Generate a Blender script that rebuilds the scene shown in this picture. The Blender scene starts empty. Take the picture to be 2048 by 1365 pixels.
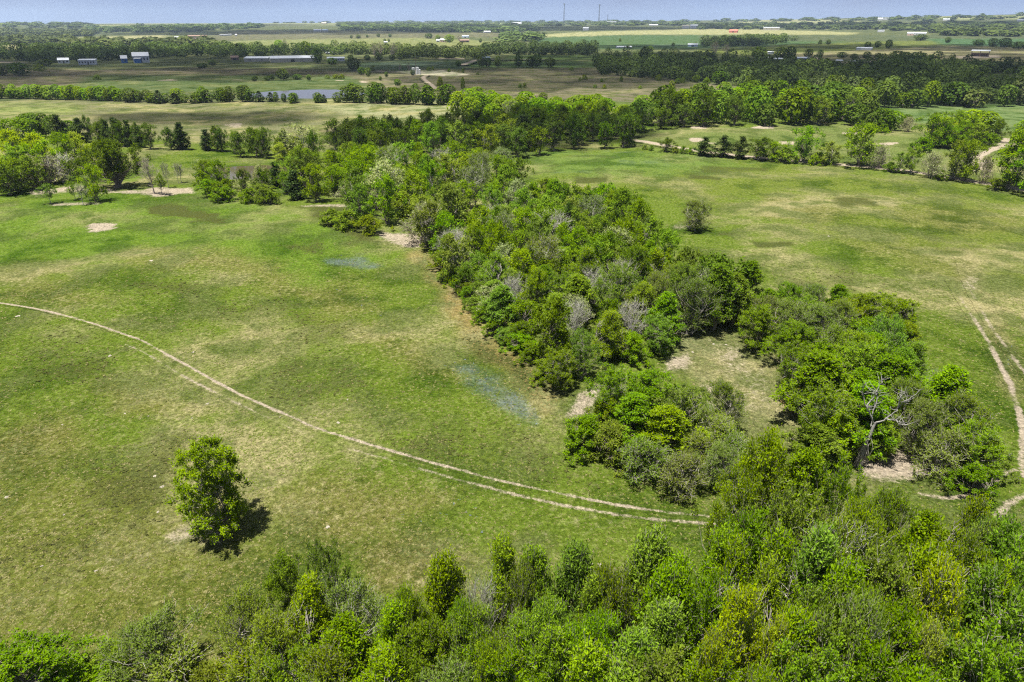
import bpy, math, random
import numpy as np
from math import radians, sin, cos, atan, tan, pi

random.seed(7)
RNG = np.random.default_rng(7)
sc = bpy.context.scene
COL = sc.collection

# ------------------------------------------------------------------ camera
CAM_H = 32.0
F = 1365.0                                   # focal length in photo pixels (24 mm on 36 mm)
HORIZON = 48.0
PITCH = atan((682.5 - HORIZON) / F)
cam_d = bpy.data.cameras.new('camera'); cam_d.lens = 24.0; cam_d.sensor_width = 36.0
cam_d.clip_start = 0.5; cam_d.clip_end = 40000
cam = bpy.data.objects.new('camera', cam_d); COL.objects.link(cam)
cam.location = (0, 0, CAM_H); cam.rotation_euler = (pi / 2 - PITCH, 0, 0)
sc.camera = cam

# ------------------------------------------------------------------ light
SHX, SHY = 0.20, 0.15                        # shadow offset on the ground per metre of height
sun_el = math.atan2(1.0, math.hypot(SHX, SHY))
sun_d = bpy.data.lights.new('sun', 'SUN'); sun_d.energy = 4.9; sun_d.angle = radians(0.53)
sun_d.color = (1.0, 0.965, 0.89)
sun = bpy.data.objects.new('sun', sun_d); COL.objects.link(sun)
from mathutils import Vector
sun.rotation_euler = Vector((SHX, SHY, -1.0)).to_track_quat('-Z', 'Y').to_euler()
sun.location = (-100, -80, 400)

world = bpy.data.worlds.new('World'); sc.world = world; world.use_nodes = True
wn = world.node_tree; wn.nodes.clear()
sky = wn.nodes.new('ShaderNodeTexSky'); sky.sky_type = 'NISHITA'; sky.sun_disc = False
sky.sun_elevation = sun_el; sky.sun_rotation = math.atan2(-SHX, -SHY)
sky.air_density = 0.25; sky.dust_density = 0.0; sky.ozone_density = 3.5; sky.altitude = 100
tintn = wn.nodes.new('ShaderNodeMix'); tintn.data_type = 'RGBA'; tintn.blend_type = 'MULTIPLY'
tintn.inputs[0].default_value = 1.0; tintn.inputs[7].default_value = (0.75, 0.68, 0.70, 1)
bg = wn.nodes.new('ShaderNodeBackground'); bg.inputs['Strength'].default_value = 0.078
wo = wn.nodes.new('ShaderNodeOutputWorld')
veil = wn.nodes.new('ShaderNodeMix'); veil.data_type = 'RGBA'; veil.inputs[0].default_value = 0.72   # even thin cloud veil
vtc = wn.nodes.new('ShaderNodeTexCoord'); vmp = wn.nodes.new('ShaderNodeMapping'); vmp.inputs['Scale'].default_value = (2.2, 2.2, 9.0)
vno = wn.nodes.new('ShaderNodeTexNoise'); vno.inputs['Scale'].default_value = 2.4; vno.inputs['Detail'].default_value = 5
vmr = wn.nodes.new('ShaderNodeMapRange'); vmr.inputs[1].default_value = 0.3; vmr.inputs[2].default_value = 0.7; vmr.inputs[3].default_value = 0.55; vmr.inputs[4].default_value = 0.90
wn.links.new(vtc.outputs['Generated'], vmp.inputs[0]); wn.links.new(vmp.outputs[0], vno.inputs['Vector']); wn.links.new(vno.outputs['Fac'], vmr.inputs[0]); wn.links.new(vmr.outputs[0], veil.inputs[0])
veil.inputs[7].default_value = (1.68, 2.02, 3.05, 1)
wn.links.new(sky.outputs[0], tintn.inputs[6]); wn.links.new(tintn.outputs[2], veil.inputs[6]); wn.links.new(veil.outputs[2], bg.inputs['Color'])
wn.links.new(bg.outputs[0], wo.inputs['Surface'])

sc.view_settings.view_transform = 'Standard'; sc.view_settings.look = 'None'
sc.view_settings.exposure = 1.38; sc.view_settings.gamma = 1.0
sc.view_settings.use_curve_mapping = False
sc.render.engine = 'CYCLES'
sc.cycles.max_bounces = 6; sc.cycles.diffuse_bounces = 3; sc.cycles.transmission_bounces = 4
sc.cycles.use_denoising = False; sc.cycles.filter_width = 1.2
sc.cycles.volume_bounces = 0; sc.cycles.transparent_max_bounces = 24

# ------------------------------------------------------------------ terrain
SKX = np.array([-600, 0, 500, 1000, 1300, 1500, 1700, 1900, 2048, 2600.])
SKY = np.array([49, 48, 47, 46, 44, 42, 38, 34, 31.5, 31.])
PONDS = [((0, 0), 1, 1, 0, 0)]               # filled below: centre, rx, ry, level, depth

def vnoise(x, y, seed=0):
    x = np.asarray(x, float); y = np.asarray(y, float)
    xi = np.floor(x).astype(np.int64); yi = np.floor(y).astype(np.int64)
    xf = x - xi; yf = y - yi
    xf = xf * xf * (3 - 2 * xf); yf = yf * yf * (3 - 2 * yf)
    def hsh(a, b):
        n = (a * 374761393 + b * 668265263 + seed * 982451653) & 0xFFFFFFFF
        n = ((n ^ (n >> 13)) * 1274126177) & 0xFFFFFFFF
        return ((n ^ (n >> 16)) & 0xFFFF) / 65535.0
    a = hsh(xi, yi); b = hsh(xi + 1, yi); c = hsh(xi, yi + 1); d = hsh(xi + 1, yi + 1)
    return (a * (1 - xf) + b * xf) * (1 - yf) + (c * (1 - xf) + d * xf) * yf

def fbm(x, y, seed=0, o=4):
    v = 0; a = 0.5; t = 0
    for k in range(o):
        v = v + a * vnoise(x, y, seed + k); t += a; a *= 0.5; x = x * 2.03 + 7.1; y = y * 2.03 - 3.3
    return v / t

def sstep(a, b, x):
    t = np.clip((x - a) / (b - a), 0, 1); return t * t * (3 - 2 * t)

def height_raw(x, y):
    x = np.asarray(x, float); y = np.asarray(y, float)
    d = np.sqrt(x * x + y * y)
    near = 0.55 * np.sin(x / 19.0 + 0.7) * np.sin(y / 23.0) + 0.35 * np.sin(x / 11.0 - y / 13.0) \
        + 0.9 * np.sin(y / 41.0 + x / 57.0)
    h = near * sstep(8, 60, d) * (1 - 0.75 * sstep(250, 480, d))
    far = np.sin(y / 330.0 + x / 700.0 + 1.0) * 2.2 + np.sin(y / 170.0 - x / 300.0) * 1.2
    h = h + far * sstep(700, 1800, d)
    depth = np.maximum(y * cos(PITCH) + CAM_H * sin(PITCH), 1.0)
    px = 1024 + F * x / depth
    ys = np.interp(px, SKX, SKY)
    el = np.arctan((682.5 - ys) / F) - PITCH
    top = CAM_H + 6000 * np.tan(el)
    r = sstep(1300, 6300, d)
    h = h + top * r + 5.0 * np.sin(d / 420.0 + x / 900.0) * sstep(1800, 3500, d)
    h = h - 60 * sstep(6300, 8800, d)
    return h

def height(x, y):
    h = height_raw(x, y)
    for (c, rx, ry, lev, dep) in PONDS:
        if dep <= 0: continue
        q = np.sqrt(((x - c[0]) / rx) ** 2 + ((y - c[1]) / ry) ** 2)
        q = q + 0.22 * (fbm(np.asarray(x) / 9.0, np.asarray(y) / 9.0, 5, 2) - 0.5)
        m = 1 - sstep(0.55, 1.7, q)
        bowl = lev + dep * (np.clip(q, 0, 1.7) ** 2 - 1.0)
        h = h * (1 - m) + np.minimum(bowl, lev + 0.9) * m
    return h

TS = np.concatenate([np.linspace(6, 300, 260), np.geomspace(302, 8500, 420)])
def pray(px, py):
    a = (np.asarray(px, float) - 1024) / F; b = (682.5 - np.asarray(py, float)) / F
    return a, cos(PITCH) + b * sin(PITCH), -sin(PITCH) + b * cos(PITCH)

def ground(px, py, off=0.0):
    """where the sight line through a photo pixel meets the ground (or a height off above it)"""
    dx, dy, dz = pray(px, py)
    off = np.asarray(off, float) + np.zeros_like(np.asarray(px, float))
    dx, dy, dz, off = [np.atleast_1d(v) for v in (dx + 0 * off, dy + 0 * off, dz + 0 * off, off)]
    n = len(dx); out = np.zeros((n, 3))
    for s in range(0, n, 400):
        e = min(n, s + 400)
        T = TS[None, :]
        X = dx[s:e, None] * T; Y = dy[s:e, None] * T; Z = CAM_H + dz[s:e, None] * T
        below = Z - height(X, Y) - off[s:e, None] < 0
        k = np.argmax(below, axis=1); none = ~below.any(axis=1); k[none] = len(TS) - 1
        lo = TS[np.maximum(k - 1, 0)]; hi = TS[k]
        for _ in range(14):
            m = (lo + hi) / 2
            z = CAM_H + dz[s:e] * m - height(dx[s:e] * m, dy[s:e] * m) - off[s:e]
            lo = np.where(z > 0, m, lo); hi = np.where(z > 0, hi, m)
        x = dx[s:e] * hi; y = dy[s:e] * hi
        out[s:e] = np.stack([x, y, height(x, y)], 1)
    return out

def G(px, py, off=0.0):
    return ground([px], [py], off)[0]

def project(x, y, z):
    zz = z - CAM_H
    depth = y * cos(PITCH) - zz * sin(PITCH); up = y * sin(PITCH) + zz * cos(PITCH)
    depth = np.where(depth < 0.5, 0.5, depth)
    return 1024 + F * x / depth, 682.5 - F * up / depth

def mpp(p):                                   # metres per photo pixel at a point
    return math.sqrt(p[0] ** 2 + p[1] ** 2 + (p[2] - CAM_H) ** 2) / F

# ponds
_pb = G(478, 345); _pf = G(612, 189)
PONDS = [((_pb[0] + 2, _pb[1]), 13.0, 8.5, _pb[2] - 0.25, 1.3),
         ((_pf[0] + 1, _pf[1] + 4), 27.0, 24.0, _pf[2] - 0.25, 1.5)]

# ------------------------------------------------------------------ material helpers
def new_mat(name):
    m = bpy.data.materials.new(name); m.use_nodes = True
    nt = m.node_tree; nt.nodes.clear()
    out = nt.nodes.new('ShaderNodeOutputMaterial')
    return m, nt, out

class NB:
    def __init__(self, nt): self.nt = nt
    def n(self, t, **kw):
        nd = self.nt.nodes.new(t)
        for k, v in kw.items(): setattr(nd, k, v)
        return nd
    def link(self, a, b): self.nt.links.new(a, b)
    def math(self, op, a, b=None, clamp=False):
        nd = self.n('ShaderNodeMath', operation=op, use_clamp=clamp)
        for i, v in enumerate((a, b)):
            if v is None: continue
            if isinstance(v, (int, float)): nd.inputs[i].default_value = v
            else: self.link(v, nd.inputs[i])
        return nd.outputs[0]
    def mix(self, f, a, b, blend='MIX'):
        nd = self.n('ShaderNodeMix', data_type='RGBA', blend_type=blend)
        for i, v in ((0, f), (6, a), (7, b)):
            if isinstance(v, (int, float)): nd.inputs[i].default_value = v
            elif isinstance(v, tuple): nd.inputs[i].default_value = v if len(v) == 4 else v + (1,)
            else: self.link(v, nd.inputs[i])
        return nd.outputs[2]
    def noise(self, vec, scale, detail=4, rough=0.55):
        nd = self.n('ShaderNodeTexNoise'); nd.inputs['Scale'].default_value = scale
        nd.inputs['Detail'].default_value = detail; nd.inputs['Roughness'].default_value = rough
        if vec is not None: self.link(vec, nd.inputs['Vector'])
        return nd.outputs['Fac']
    def mr(self, v, a, b, c=0.0, d=1.0, smooth=True):
        nd = self.n('ShaderNodeMapRange'); nd.interpolation_type = 'SMOOTHSTEP' if smooth else 'LINEAR'
        self.link(v, nd.inputs['Value'])
        for i, x in ((1, a), (2, b), (3, c), (4, d)): nd.inputs[i].default_value = x
        return nd.outputs[0]
    def attr(self, name):
        return self.n('ShaderNodeAttribute', attribute_name=name)
    def pos(self):
        return self.n('ShaderNodeNewGeometry').outputs['Position']

def ground_material(name='pasture'):
    m, nt, out = new_mat(name); b = NB(nt)
    P = b.pos()
    tint = b.attr('tint').outputs['Color']; bare = b.attr('bare').outputs['Fac']
    dry = b.attr('dry').outputs['Fac']; flower = b.attr('flower').outputs['Fac']; weed = b.attr('weed').outputs['Fac']
    tint = b.mix(1.0, tint, (0.60, 0.66, 0.58), 'MULTIPLY')
    nL = b.noise(P, 0.055, 6, 0.6); nM = b.noise(P, 0.30, 5, 0.65); nS = b.noise(P, 1.9, 5, 0.7); nF = b.noise(P, 7.0, 4, 0.7)
    nB = b.noise(P, 0.11, 5, 0.62); nG = b.noise(P, 3.4, 3, 0.6)
    c = tint
    # darker, greener patches and paler straw patches
    c = b.mix(b.math('MULTIPLY', b.mr(nM, 0.50, 0.68), 0.62), c, b.mix(1.0, c, (0.50, 0.62, 0.52), 'MULTIPLY'))
    straw = b.mix(nS, (0.190, 0.165, 0.068), (0.275, 0.250, 0.128))
    f = b.math('ADD', b.math('MULTIPLY', b.mr(nL, 0.46, 0.60), 1.0), b.math('MULTIPLY', b.mr(nS, 0.48, 0.68), 0.50))
    f = b.math('MULTIPLY', f, b.mr(nM, 0.30, 0.62, 0.45, 1.15))
    f = b.math('MULTIPLY', f, dry, True)
    c = b.mix(f, c, straw)
    c = b.mix(b.math('MULTIPLY', b.mr(nS, 0.36, 0.52, 1.0, 0.0), 0.55), c, b.mix(1.0, c, (0.50, 0.56, 0.45), 'MULTIPLY'))
    c = b.mix(b.math('MULTIPLY', b.mr(nB, 0.44, 0.60), 0.9), c, b.mix(1.0, c, (0.37, 0.50, 0.30), 'MULTIPLY'))
    wf = b.math('MULTIPLY', b.mr(b.math('ADD', weed, b.math('MULTIPLY', b.math('SUBTRACT', nS, 0.5), 0.9)), 0.16, 0.52), 0.95)
    c = b.mix(wf, c, b.mix(nM, (0.058, 0.054, 0.014), (0.052, 0.074, 0.020)))
    ff = b.math('MULTIPLY', b.mr(b.math('ADD', flower, b.math('MULTIPLY', b.math('SUBTRACT', nF, 0.5), 1.2)), 0.30, 0.95), b.mr(nM, 0.36, 0.60, 0.15, 0.62))
    c = b.mix(ff, c, b.mix(nS, (0.070, 0.100, 0.066), (0.118, 0.140, 0.168)))
    bf = b.math('ADD', bare, b.math('ADD', b.math('MULTIPLY', b.math('SUBTRACT', nS, 0.5), 1.0),
                                    b.math('MULTIPLY', b.math('SUBTRACT', nM, 0.5), 0.7)))
    bf = b.math('ADD', bf, b.math('MULTIPLY', b.math('SUBTRACT', nF, 0.5), 0.9))
    bf = b.math('MULTIPLY', b.mr(bf, 0.45, 0.92), 0.92)
    bf = b.math('MULTIPLY', bf, b.mr(bare, 0.03, 0.25))
    soil = b.mix(nS, (0.23, 0.178, 0.128), (0.36, 0.31, 0.245))
    soil = b.mix(b.math('MULTIPLY', b.mr(nF, 0.52, 0.64), 0.40), soil, (0.22, 0.17, 0.11))
    c = b.mix(bf, c, soil)
    v = b.math('MULTIPLY', b.mr(nF, 0.32, 0.68, 0.66, 1.34, False), b.mr(nG, 0.34, 0.66, 0.68, 1.30, False))
    vc = b.n('ShaderNodeCombineColor')
    for i in range(3): b.link(v, vc.inputs[i])
    c = b.mix(1.0, c, vc.outputs[0], 'MULTIPLY')
    bs = b.n('ShaderNodeBsdfDiffuse'); b.link(c, bs.inputs['Color'])
    bump = b.n('ShaderNodeBump'); bump.inputs['Strength'].default_value = 1.0; bump.inputs['Distance'].default_value = 0.22
    hsum = b.math('ADD', b.math('MULTIPLY', nS, 1.6), nF)
    b.link(hsum, bump.inputs['Height']); b.link(bump.outputs[0], bs.inputs['Normal'])
    b.link(bs.outputs[0], out.inputs['Surface'])
    return m

def leaf_material(name, ca, cb, transl=0.42, rnd=0.28, hue=(0.476, 0.508)):
    m, nt, out = new_mat(name); b = NB(nt)
    v = b.attr('v').outputs['Fac']
    oi = b.n('ShaderNodeObjectInfo').outputs['Random']
    c = b.mix(v, ca, cb)
    k = b.mr(oi, 0, 1, 1.06 - 0.75 * rnd, 1.06 + 0.75 * rnd, False)
    hs = b.n('ShaderNodeHueSaturation'); b.link(c, hs.inputs['Color']); b.link(k, hs.inputs['Value'])
    h2 = b.math('FRACT', b.math('MULTIPLY', oi, 17.31))
    b.link(b.mr(h2, 0, 1, hue[0], hue[1], False), hs.inputs['Hue'])
    b.link(b.mr(b.math('FRACT', b.math('MULTIPLY', oi, 41.7)), 0, 1, 0.95, 1.10, False), hs.inputs['Saturation'])
    d = b.n('ShaderNodeBsdfPrincipled'); b.link(hs.outputs[0], d.inputs['Base Color'])
    d.inputs['Roughness'].default_value = 0.55; d.inputs['Specular IOR Level'].default_value = 0.05
    t = b.n('ShaderNodeBsdfTranslucent')
    b.link(b.mix(1.0, hs.outputs[0], (1.25, 1.3, 0.55), 'MULTIPLY'), t.inputs['Color'])
    mx = b.n('ShaderNodeMixShader'); mx.inputs[0].default_value = transl
    b.link(d.outputs[0], mx.inputs[1]); b.link(t.outputs[0], mx.inputs[2])
    b.link(mx.outputs[0], out.inputs['Surface'])
    return m

def plain_material(name, ca, cb=None, scale=2.0, rough=0.85, metal=0.0, bump=0.0):
    m, nt, out = new_mat(name); b = NB(nt)
    cb = cb or tuple(x * 0.75 for x in ca)
    tc = b.n('ShaderNodeTexCoord').outputs['Object']
    n = b.noise(tc, scale, 5, 0.6)
    p = b.n('ShaderNodeBsdfPrincipled')
    b.link(b.mix(b.mr(n, 0.3, 0.7), ca, cb), p.inputs['Base Color'])
    p.inputs['Roughness'].default_value = rough; p.inputs['Metallic'].default_value = metal
    if bump:
        bp = b.n('ShaderNodeBump'); bp.inputs['Strength'].default_value = bump; bp.inputs['Distance'].default_value = 0.05
        b.link(n, bp.inputs['Height']); b.link(bp.outputs[0], p.inputs['Normal'])
    b.link(p.outputs[0], out.inputs['Surface'])
    return m

M = {}
M['ground'] = ground_material()
M['bark'] = plain_material('bark', (0.13, 0.105, 0.08), (0.26, 0.22, 0.18), 3.0, 0.95, 0, 0.5)
M['bark_grey'] = plain_material('grey_bark', (0.34, 0.31, 0.27), (0.20, 0.175, 0.15), 3.0, 0.95, 0, 0.4)
M['bark_white'] = plain_material('bleached_wood', (0.40, 0.375, 0.34), (0.26, 0.24, 0.215), 4.0, 0.95, 0, 0.4)
M['bark_dead'] = plain_material('weathered_dead_wood', (0.27, 0.255, 0.235), (0.16, 0.15, 0.135), 4.0, 0.95, 0, 0.4)
M['bark_pink'] = plain_material('pinkish_twig', (0.40, 0.33, 0.29), (0.27, 0.21, 0.18), 4.0, 0.95)
M['leafy'] = leaf_material('leaf_bright', (0.062, 0.125, 0.004), (0.170, 0.280, 0.008))
M['feathery'] = leaf_material('leaf_feathery', (0.084, 0.155, 0.005), (0.190, 0.305, 0.012))
M['dense'] = leaf_material('leaf_dark', (0.036, 0.070, 0.005), (0.090, 0.148, 0.010), 0.3)
M['yellow'] = leaf_material('leaf_yellow_green', (0.175, 0.228, 0.006), (0.290, 0.350, 0.012), 0.42, 0.06, (0.497, 0.503))
M['pale'] = leaf_material('leaf_pale', (0.14, 0.18, 0.06), (0.26, 0.30, 0.12), 0.3, 0.2)
M['cedar'] = leaf_material('leaf_cedar', (0.030, 0.055, 0.012), (0.066, 0.100, 0.020), 0.2)
M['shrub'] = leaf_material('leaf_shrub', (0.070, 0.114, 0.004), (0.170, 0.240, 0.008))
M['olive'] = leaf_material('leaf_olive', (0.080, 0.126, 0.010), (0.165, 0.235, 0.024))
M['rust'] = leaf_material('leaf_rust', (0.17, 0.12, 0.04), (0.26, 0.20, 0.07), 0.2, 0.1)
M['farleaf'] = leaf_material('leaf_far', (0.034, 0.055, 0.014), (0.092, 0.128, 0.030), 0.2)

# ------------------------------------------------------------------ object helpers
def mesh_from(name, verts, faces, mats, fattr=None, vattr=None, smooth=False, midx=None):
    me = bpy.data.meshes.new(name)
    verts = np.asarray(verts, np.float32)
    if isinstance(faces, np.ndarray):
        nf, k = faces.shape
        me.vertices.add(len(verts)); me.vertices.foreach_set('co', verts.ravel())
        me.loops.add(nf * k); me.loops.foreach_set('vertex_index', faces.astype(np.int32).ravel())
        me.polygons.add(nf); me.polygons.foreach_set('loop_start', np.arange(0, nf * k, k, dtype=np.int32))
        me.update(calc_edges=True)
    else:
        me.from_pydata([tuple(map(float, v)) for v in verts], [], faces); me.update()
    if smooth: me.polygons.foreach_set('use_smooth', [True] * len(me.polygons))
    for m in (mats if isinstance(mats, (list, tuple)) else [mats]): me.materials.append(m)
    if midx is not None: me.polygons.foreach_set('material_index', np.asarray(midx, np.int32))
    for src, dom in ((fattr, 'FACE'), (vattr, 'POINT')):
        for k, a in (src or {}).items():
            a = np.asarray(a, np.float32)
            if a.ndim == 1:
                at = me.attributes.new(k, 'FLOAT', dom); at.data.foreach_set('value', a)
            else:
                at = me.attributes.new(k, 'FLOAT_COLOR', dom)
                at.data.foreach_set('color', np.concatenate([a, np.ones((len(a), 1), np.float32)], 1).ravel())
    return me

def obj(name, me, parent=None, loc=None):
    o = bpy.data.objects.new(name, me); COL.objects.link(o)
    if parent is not None: o.parent = parent
    if loc is not None: o.location = loc
    return o

def tag(o, label, cat=None, group=None, kind=None):
    if label: o['label'] = label
    if cat: o['category'] = cat
    if group: o['group'] = group
    if kind: o['kind'] = kind
    return o

_ones = ['', 'first', 'second', 'third', 'fourth', 'fifth', 'sixth', 'seventh', 'eighth', 'ninth', 'tenth', 'eleventh',
         'twelfth', 'thirteenth', 'fourteenth', 'fifteenth', 'sixteenth', 'seventeenth', 'eighteenth', 'nineteenth']
_tens = ['', '', 'twenty', 'thirty', 'forty', 'fifty', 'sixty', 'seventy', 'eighty', 'ninety']
def ordinal(n):
    if n < 20: return _ones[n]
    t, r = divmod(n, 10)
    return (_tens[t][:-1] + 'ieth') if r == 0 else _tens[t] + '-' + _ones[r]

# ------------------------------------------------------------------ ground sheet
def graded(lim, step, ratio, end):
    v = list(np.arange(0, lim, step)); s = step
    while v[-1] < end:
        s = max(step, s * ratio); v.append(v[-1] + s)
    return np.array(v)
gx = graded(95, 1.0, 1.026, 6500); gx = np.concatenate([-gx[:0:-1], gx])
gy = graded(85, 0.8, 1.0135, 9000); gy = np.concatenate([-graded(20, 2.0, 1.3, 300)[:0:-1], gy])
XX, YY = np.meshgrid(gx, gy)
VX, VY = XX.ravel(), YY.ravel()
VZ = height(VX, VY)

def poly_sd(U, V, poly):
    """signed distance in photo pixels, positive inside"""
    poly = np.asarray(poly, float); n = len(poly)
    d2 = np.full(U.shape, 1e12); inside = np.zeros(U.shape, bool)
    for i in range(n):
        ax, ay = poly[i]; bx, by = poly[(i + 1) % n]
        ex, ey = bx - ax, by - ay
        t = np.clip(((U - ax) * ex + (V - ay) * ey) / (ex * ex + ey * ey + 1e-9), 0, 1)
        d2 = np.minimum(d2, (U - ax - t * ex) ** 2 + (V - ay - t * ey) ** 2)
        if abs(ey) > 1e-9:
            c = ((ay > V) != (by > V)) & (U < ex * (V - ay) / ey + ax)
            inside ^= c
    d = np.sqrt(d2)
    return np.where(inside, d, -d)

PAST = np.array((0.136, 0.180, 0.024))
# (polygon in photo pixels, feather px, tint, dry)
REGIONS = [
    # far country base
    ([(-900, 20), (2900, 20), (2900, 205), (1200, 205), (1000, 240), (-900, 240)], 4, (0.105, 0.115, 0.060), 0.45),
    # meadow beyond the left fence row: straw and green
    ([(-500, 203), (560, 203), (900, 208), (985, 245), (960, 262), (700, 262), (560, 285), (300, 278), (-500, 262)], 3, (0.195, 0.178, 0.100), 1.0),
    ([(-60, 208), (165, 212), (150, 228), (-60, 236)], 6, (0.27, 0.275, 0.10), 0.5),
    ([(640, 206), (900, 210), (980, 246), (860, 248), (720, 238), (640, 222)], 8, (0.33, 0.30, 0.18), 1.0),
    # green meadow across the road on the right
    ([(1250, 262), (1420, 256), (1740, 246), (1760, 212), (2600, 208), (2600, 400), (2048, 385), (1720, 335), (1420, 308), (1260, 284)], 3, (0.165, 0.19, 0.058), 0.55),
    ([(1740, 205), (2600, 200), (2600, 252), (1990, 262), (1780, 240)], 4, (0.165, 0.21, 0.085), 0.15),
    # brown and purple fields past the hedge
    ([(-700, 128), (60, 138), (200, 140), (420, 136), (720, 143), (700, 152), (300, 150), (180, 158), (110, 178), (-700, 190)], 2, (0.190, 0.145, 0.110), 0.5),
    ([(180, 150), (700, 152), (760, 178), (700, 186), (120, 186)], 3, (0.105, 0.130, 0.055), 0.35),
    ([(700, 140), (1180, 136), (1260, 150), (1480, 176), (1700, 190), (1300, 205), (1000, 195), (760, 178), (690, 152)], 2, (0.180, 0.145, 0.105), 0.45),
    ([(700, 124), (960, 122), (920, 138), (700, 142)], 2, (0.105, 0.135, 0.085), 0.2),
    ([(935, 124), (1190, 124), (1190, 136), (935, 136)], 1, (0.10, 0.14, 0.055), 0.2),
    ([(1020, 112), (1210, 110), (1230, 121), (1000, 122)], 1.5, (0.12, 0.16, 0.055), 0.2),
    ([(792, 144), (828, 141.5), (884, 141.5), (942, 149.5), (900, 152.5), (842, 151)], 0.8, (0.80, 0.64, 0.52), 0.0),
    # sunny fields of the middle distance
    ([(430, 84), (620, 78), (800, 74), (1000, 84), (1000, 92), (850, 96), (430, 98)], 1.5, (0.25, 0.24, 0.11), 0.6),
    ([(480, 62), (1000, 62), (1000, 75), (600, 79), (430, 82), (420, 72)], 1.5, (0.155, 0.130, 0.095), 0.5),
    ([(0, 72), (140, 76), (330, 70), (330, 78), (130, 84), (0, 84)], 1.0, (0.42, 0.34, 0.22), 0.8),
    ([(-200, 87), (60, 90), (240, 95), (240, 99), (-200, 101)], 1.0, (0.42, 0.34, 0.22), 0.8),
    ([(1080, 70), (1160, 65), (1420, 57), (1640, 63), (1720, 66), (1700, 70), (1500, 70), (1250, 70), (1080, 76)], 1.0, (0.44, 0.37, 0.22), 0.8),
    ([(1050, 76), (1250, 71), (1400, 71), (1600, 76), (1700, 85), (1400, 98), (1200, 100), (1060, 84)], 1.5, (0.095, 0.145, 0.070), 0.15),
    ([(1400, 72), (2100, 70), (2100, 82), (1700, 84), (1400, 80)], 1.5, (0.115, 0.125, 0.080), 0.25),
    ([(1400, 98), (1640, 88), (1870, 80), (1900, 92), (1700, 103), (1500, 110), (1380, 108)], 2, (0.165, 0.175, 0.050), 0.3),
    ([(1560, 108), (1750, 100), (1900, 92), (2060, 96), (2200, 112), (2050, 124), (1800, 122), (1600, 118)], 1.5, (0.255, 0.200, 0.140), 0.7),
    ([(1700, 122), (1850, 124), (1900, 140), (1720, 142)], 1.5, (0.12, 0.16, 0.055), 0.2),
    ([(1850, 78), (2300, 78), (2300, 96), (2050, 95), (1880, 90)], 1.5, (0.095, 0.155, 0.085), 0.1),
    ([(180, 41), (700, 44), (700, 52), (520, 52), (180, 54)], 1.0, (0.30, 0.28, 0.15), 0.5),
    ([(1470, 40), (1650, 38), (1720, 41), (1720, 45), (1550, 48), (1470, 46)], 0.8, (0.38, 0.33, 0.20), 0.6),
    ([(1850, 34), (2300, 28), (2300, 36), (1900, 40)], 0.8, (0.36, 0.33, 0.19), 0.6),
    ([(880, 44), (1010, 46), (1060, 50), (900, 50)], 0.8, (0.33, 0.34, 0.16), 0.4),
    # greener grass of the upper left pasture, drier ground low left
    ([(-400, 395), (300, 395), (600, 410), (660, 450), (820, 520), (600, 560), (300, 500), (-400, 560)], 40, (0.140, 0.205, 0.026), 0.42),
    ([(-400, 980), (300, 960), (560, 1050), (420, 1365), (-400, 1500)], 60, (0.155, 0.165, 0.034), 1.15),
    ([(1020, 300), (1500, 310), (1800, 345), (2100, 390), (2100, 620), (1500, 420), (1200, 380)], 25, (0.155, 0.185, 0.030), 0.8),
    ([(1010, 300), (1420, 312), (1500, 330), (1200, 360), (1050, 335)], 14, (0.150, 0.205, 0.045), 0.35),
    # dry, straw-coloured areas of the pastures
    ([(250, 500), (420, 505), (560, 525), (520, 552), (380, 540), (260, 528)], 22, (0.19, 0.185, 0.05), 1.7),
    ([(470, 545), (640, 560), (760, 600), (700, 625), (560, 600)], 26, (0.18, 0.18, 0.045), 1.6),
    ([(620, 640), (760, 640), (900, 700), (960, 760), (880, 760), (720, 690)], 30, (0.175, 0.175, 0.042), 1.6),
    ([(0, 530), (160, 560), (240, 600), (120, 600), (0, 580)], 26, (0.17, 0.175, 0.042), 1.4),
    ([(140, 740), (320, 760), (420, 830), (300, 840), (160, 790)], 34, (0.165, 0.17, 0.038), 1.45),
    ([(520, 980), (700, 960), (900, 1000), (760, 1090), (560, 1060)], 45, (0.17, 0.165, 0.042), 1.5),
    ([(700, 1100), (860, 1080), (960, 1120), (820, 1220), (700, 1200)], 40, (0.17, 0.16, 0.045), 1.6),
    ([(-60, 880), (120, 860), (230, 920), (120, 960), (-60, 950)], 40, (0.17, 0.165, 0.042), 1.5),
    ([(1520, 405), (1640, 400), (1720, 425), (1640, 440), (1540, 432)], 16, (0.20, 0.185, 0.06), 1.7),
    ([(1780, 395), (1960, 420), (2048, 470), (1900, 460), (1790, 420)], 20, (0.18, 0.175, 0.05), 1.3),
    ([(1700, 470), (1860, 500), (1960, 560), (1880, 570), (1740, 510)], 22, (0.17, 0.175, 0.045), 1.4),
    ([(1440, 600), (1620, 590), (1750, 600), (1700, 630), (1500, 625)], 18, (0.17, 0.17, 0.045), 1.3),
    ([(1890, 505), (1940, 505), (1990, 620), (2060, 740), (2060, 800), (2020, 780), (1960, 670), (1900, 560)], 16, (0.20, 0.185, 0.07), 1.6),
    # dry strip along the thicket's edge, and the clearing
    ([(840, 500), (880, 520), (940, 590), (985, 665), (1060, 720), (1130, 790), (1090, 830), (1000, 740), (920, 660), (880, 590), (820, 520)], 16, (0.30, 0.215, 0.085), 1.15),
    ([(1340, 660), (1500, 665), (1560, 760), (1600, 860), (1530, 890), (1450, 830), (1350, 730)], 16, (0.20, 0.20, 0.095), 1.3),
]
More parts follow.
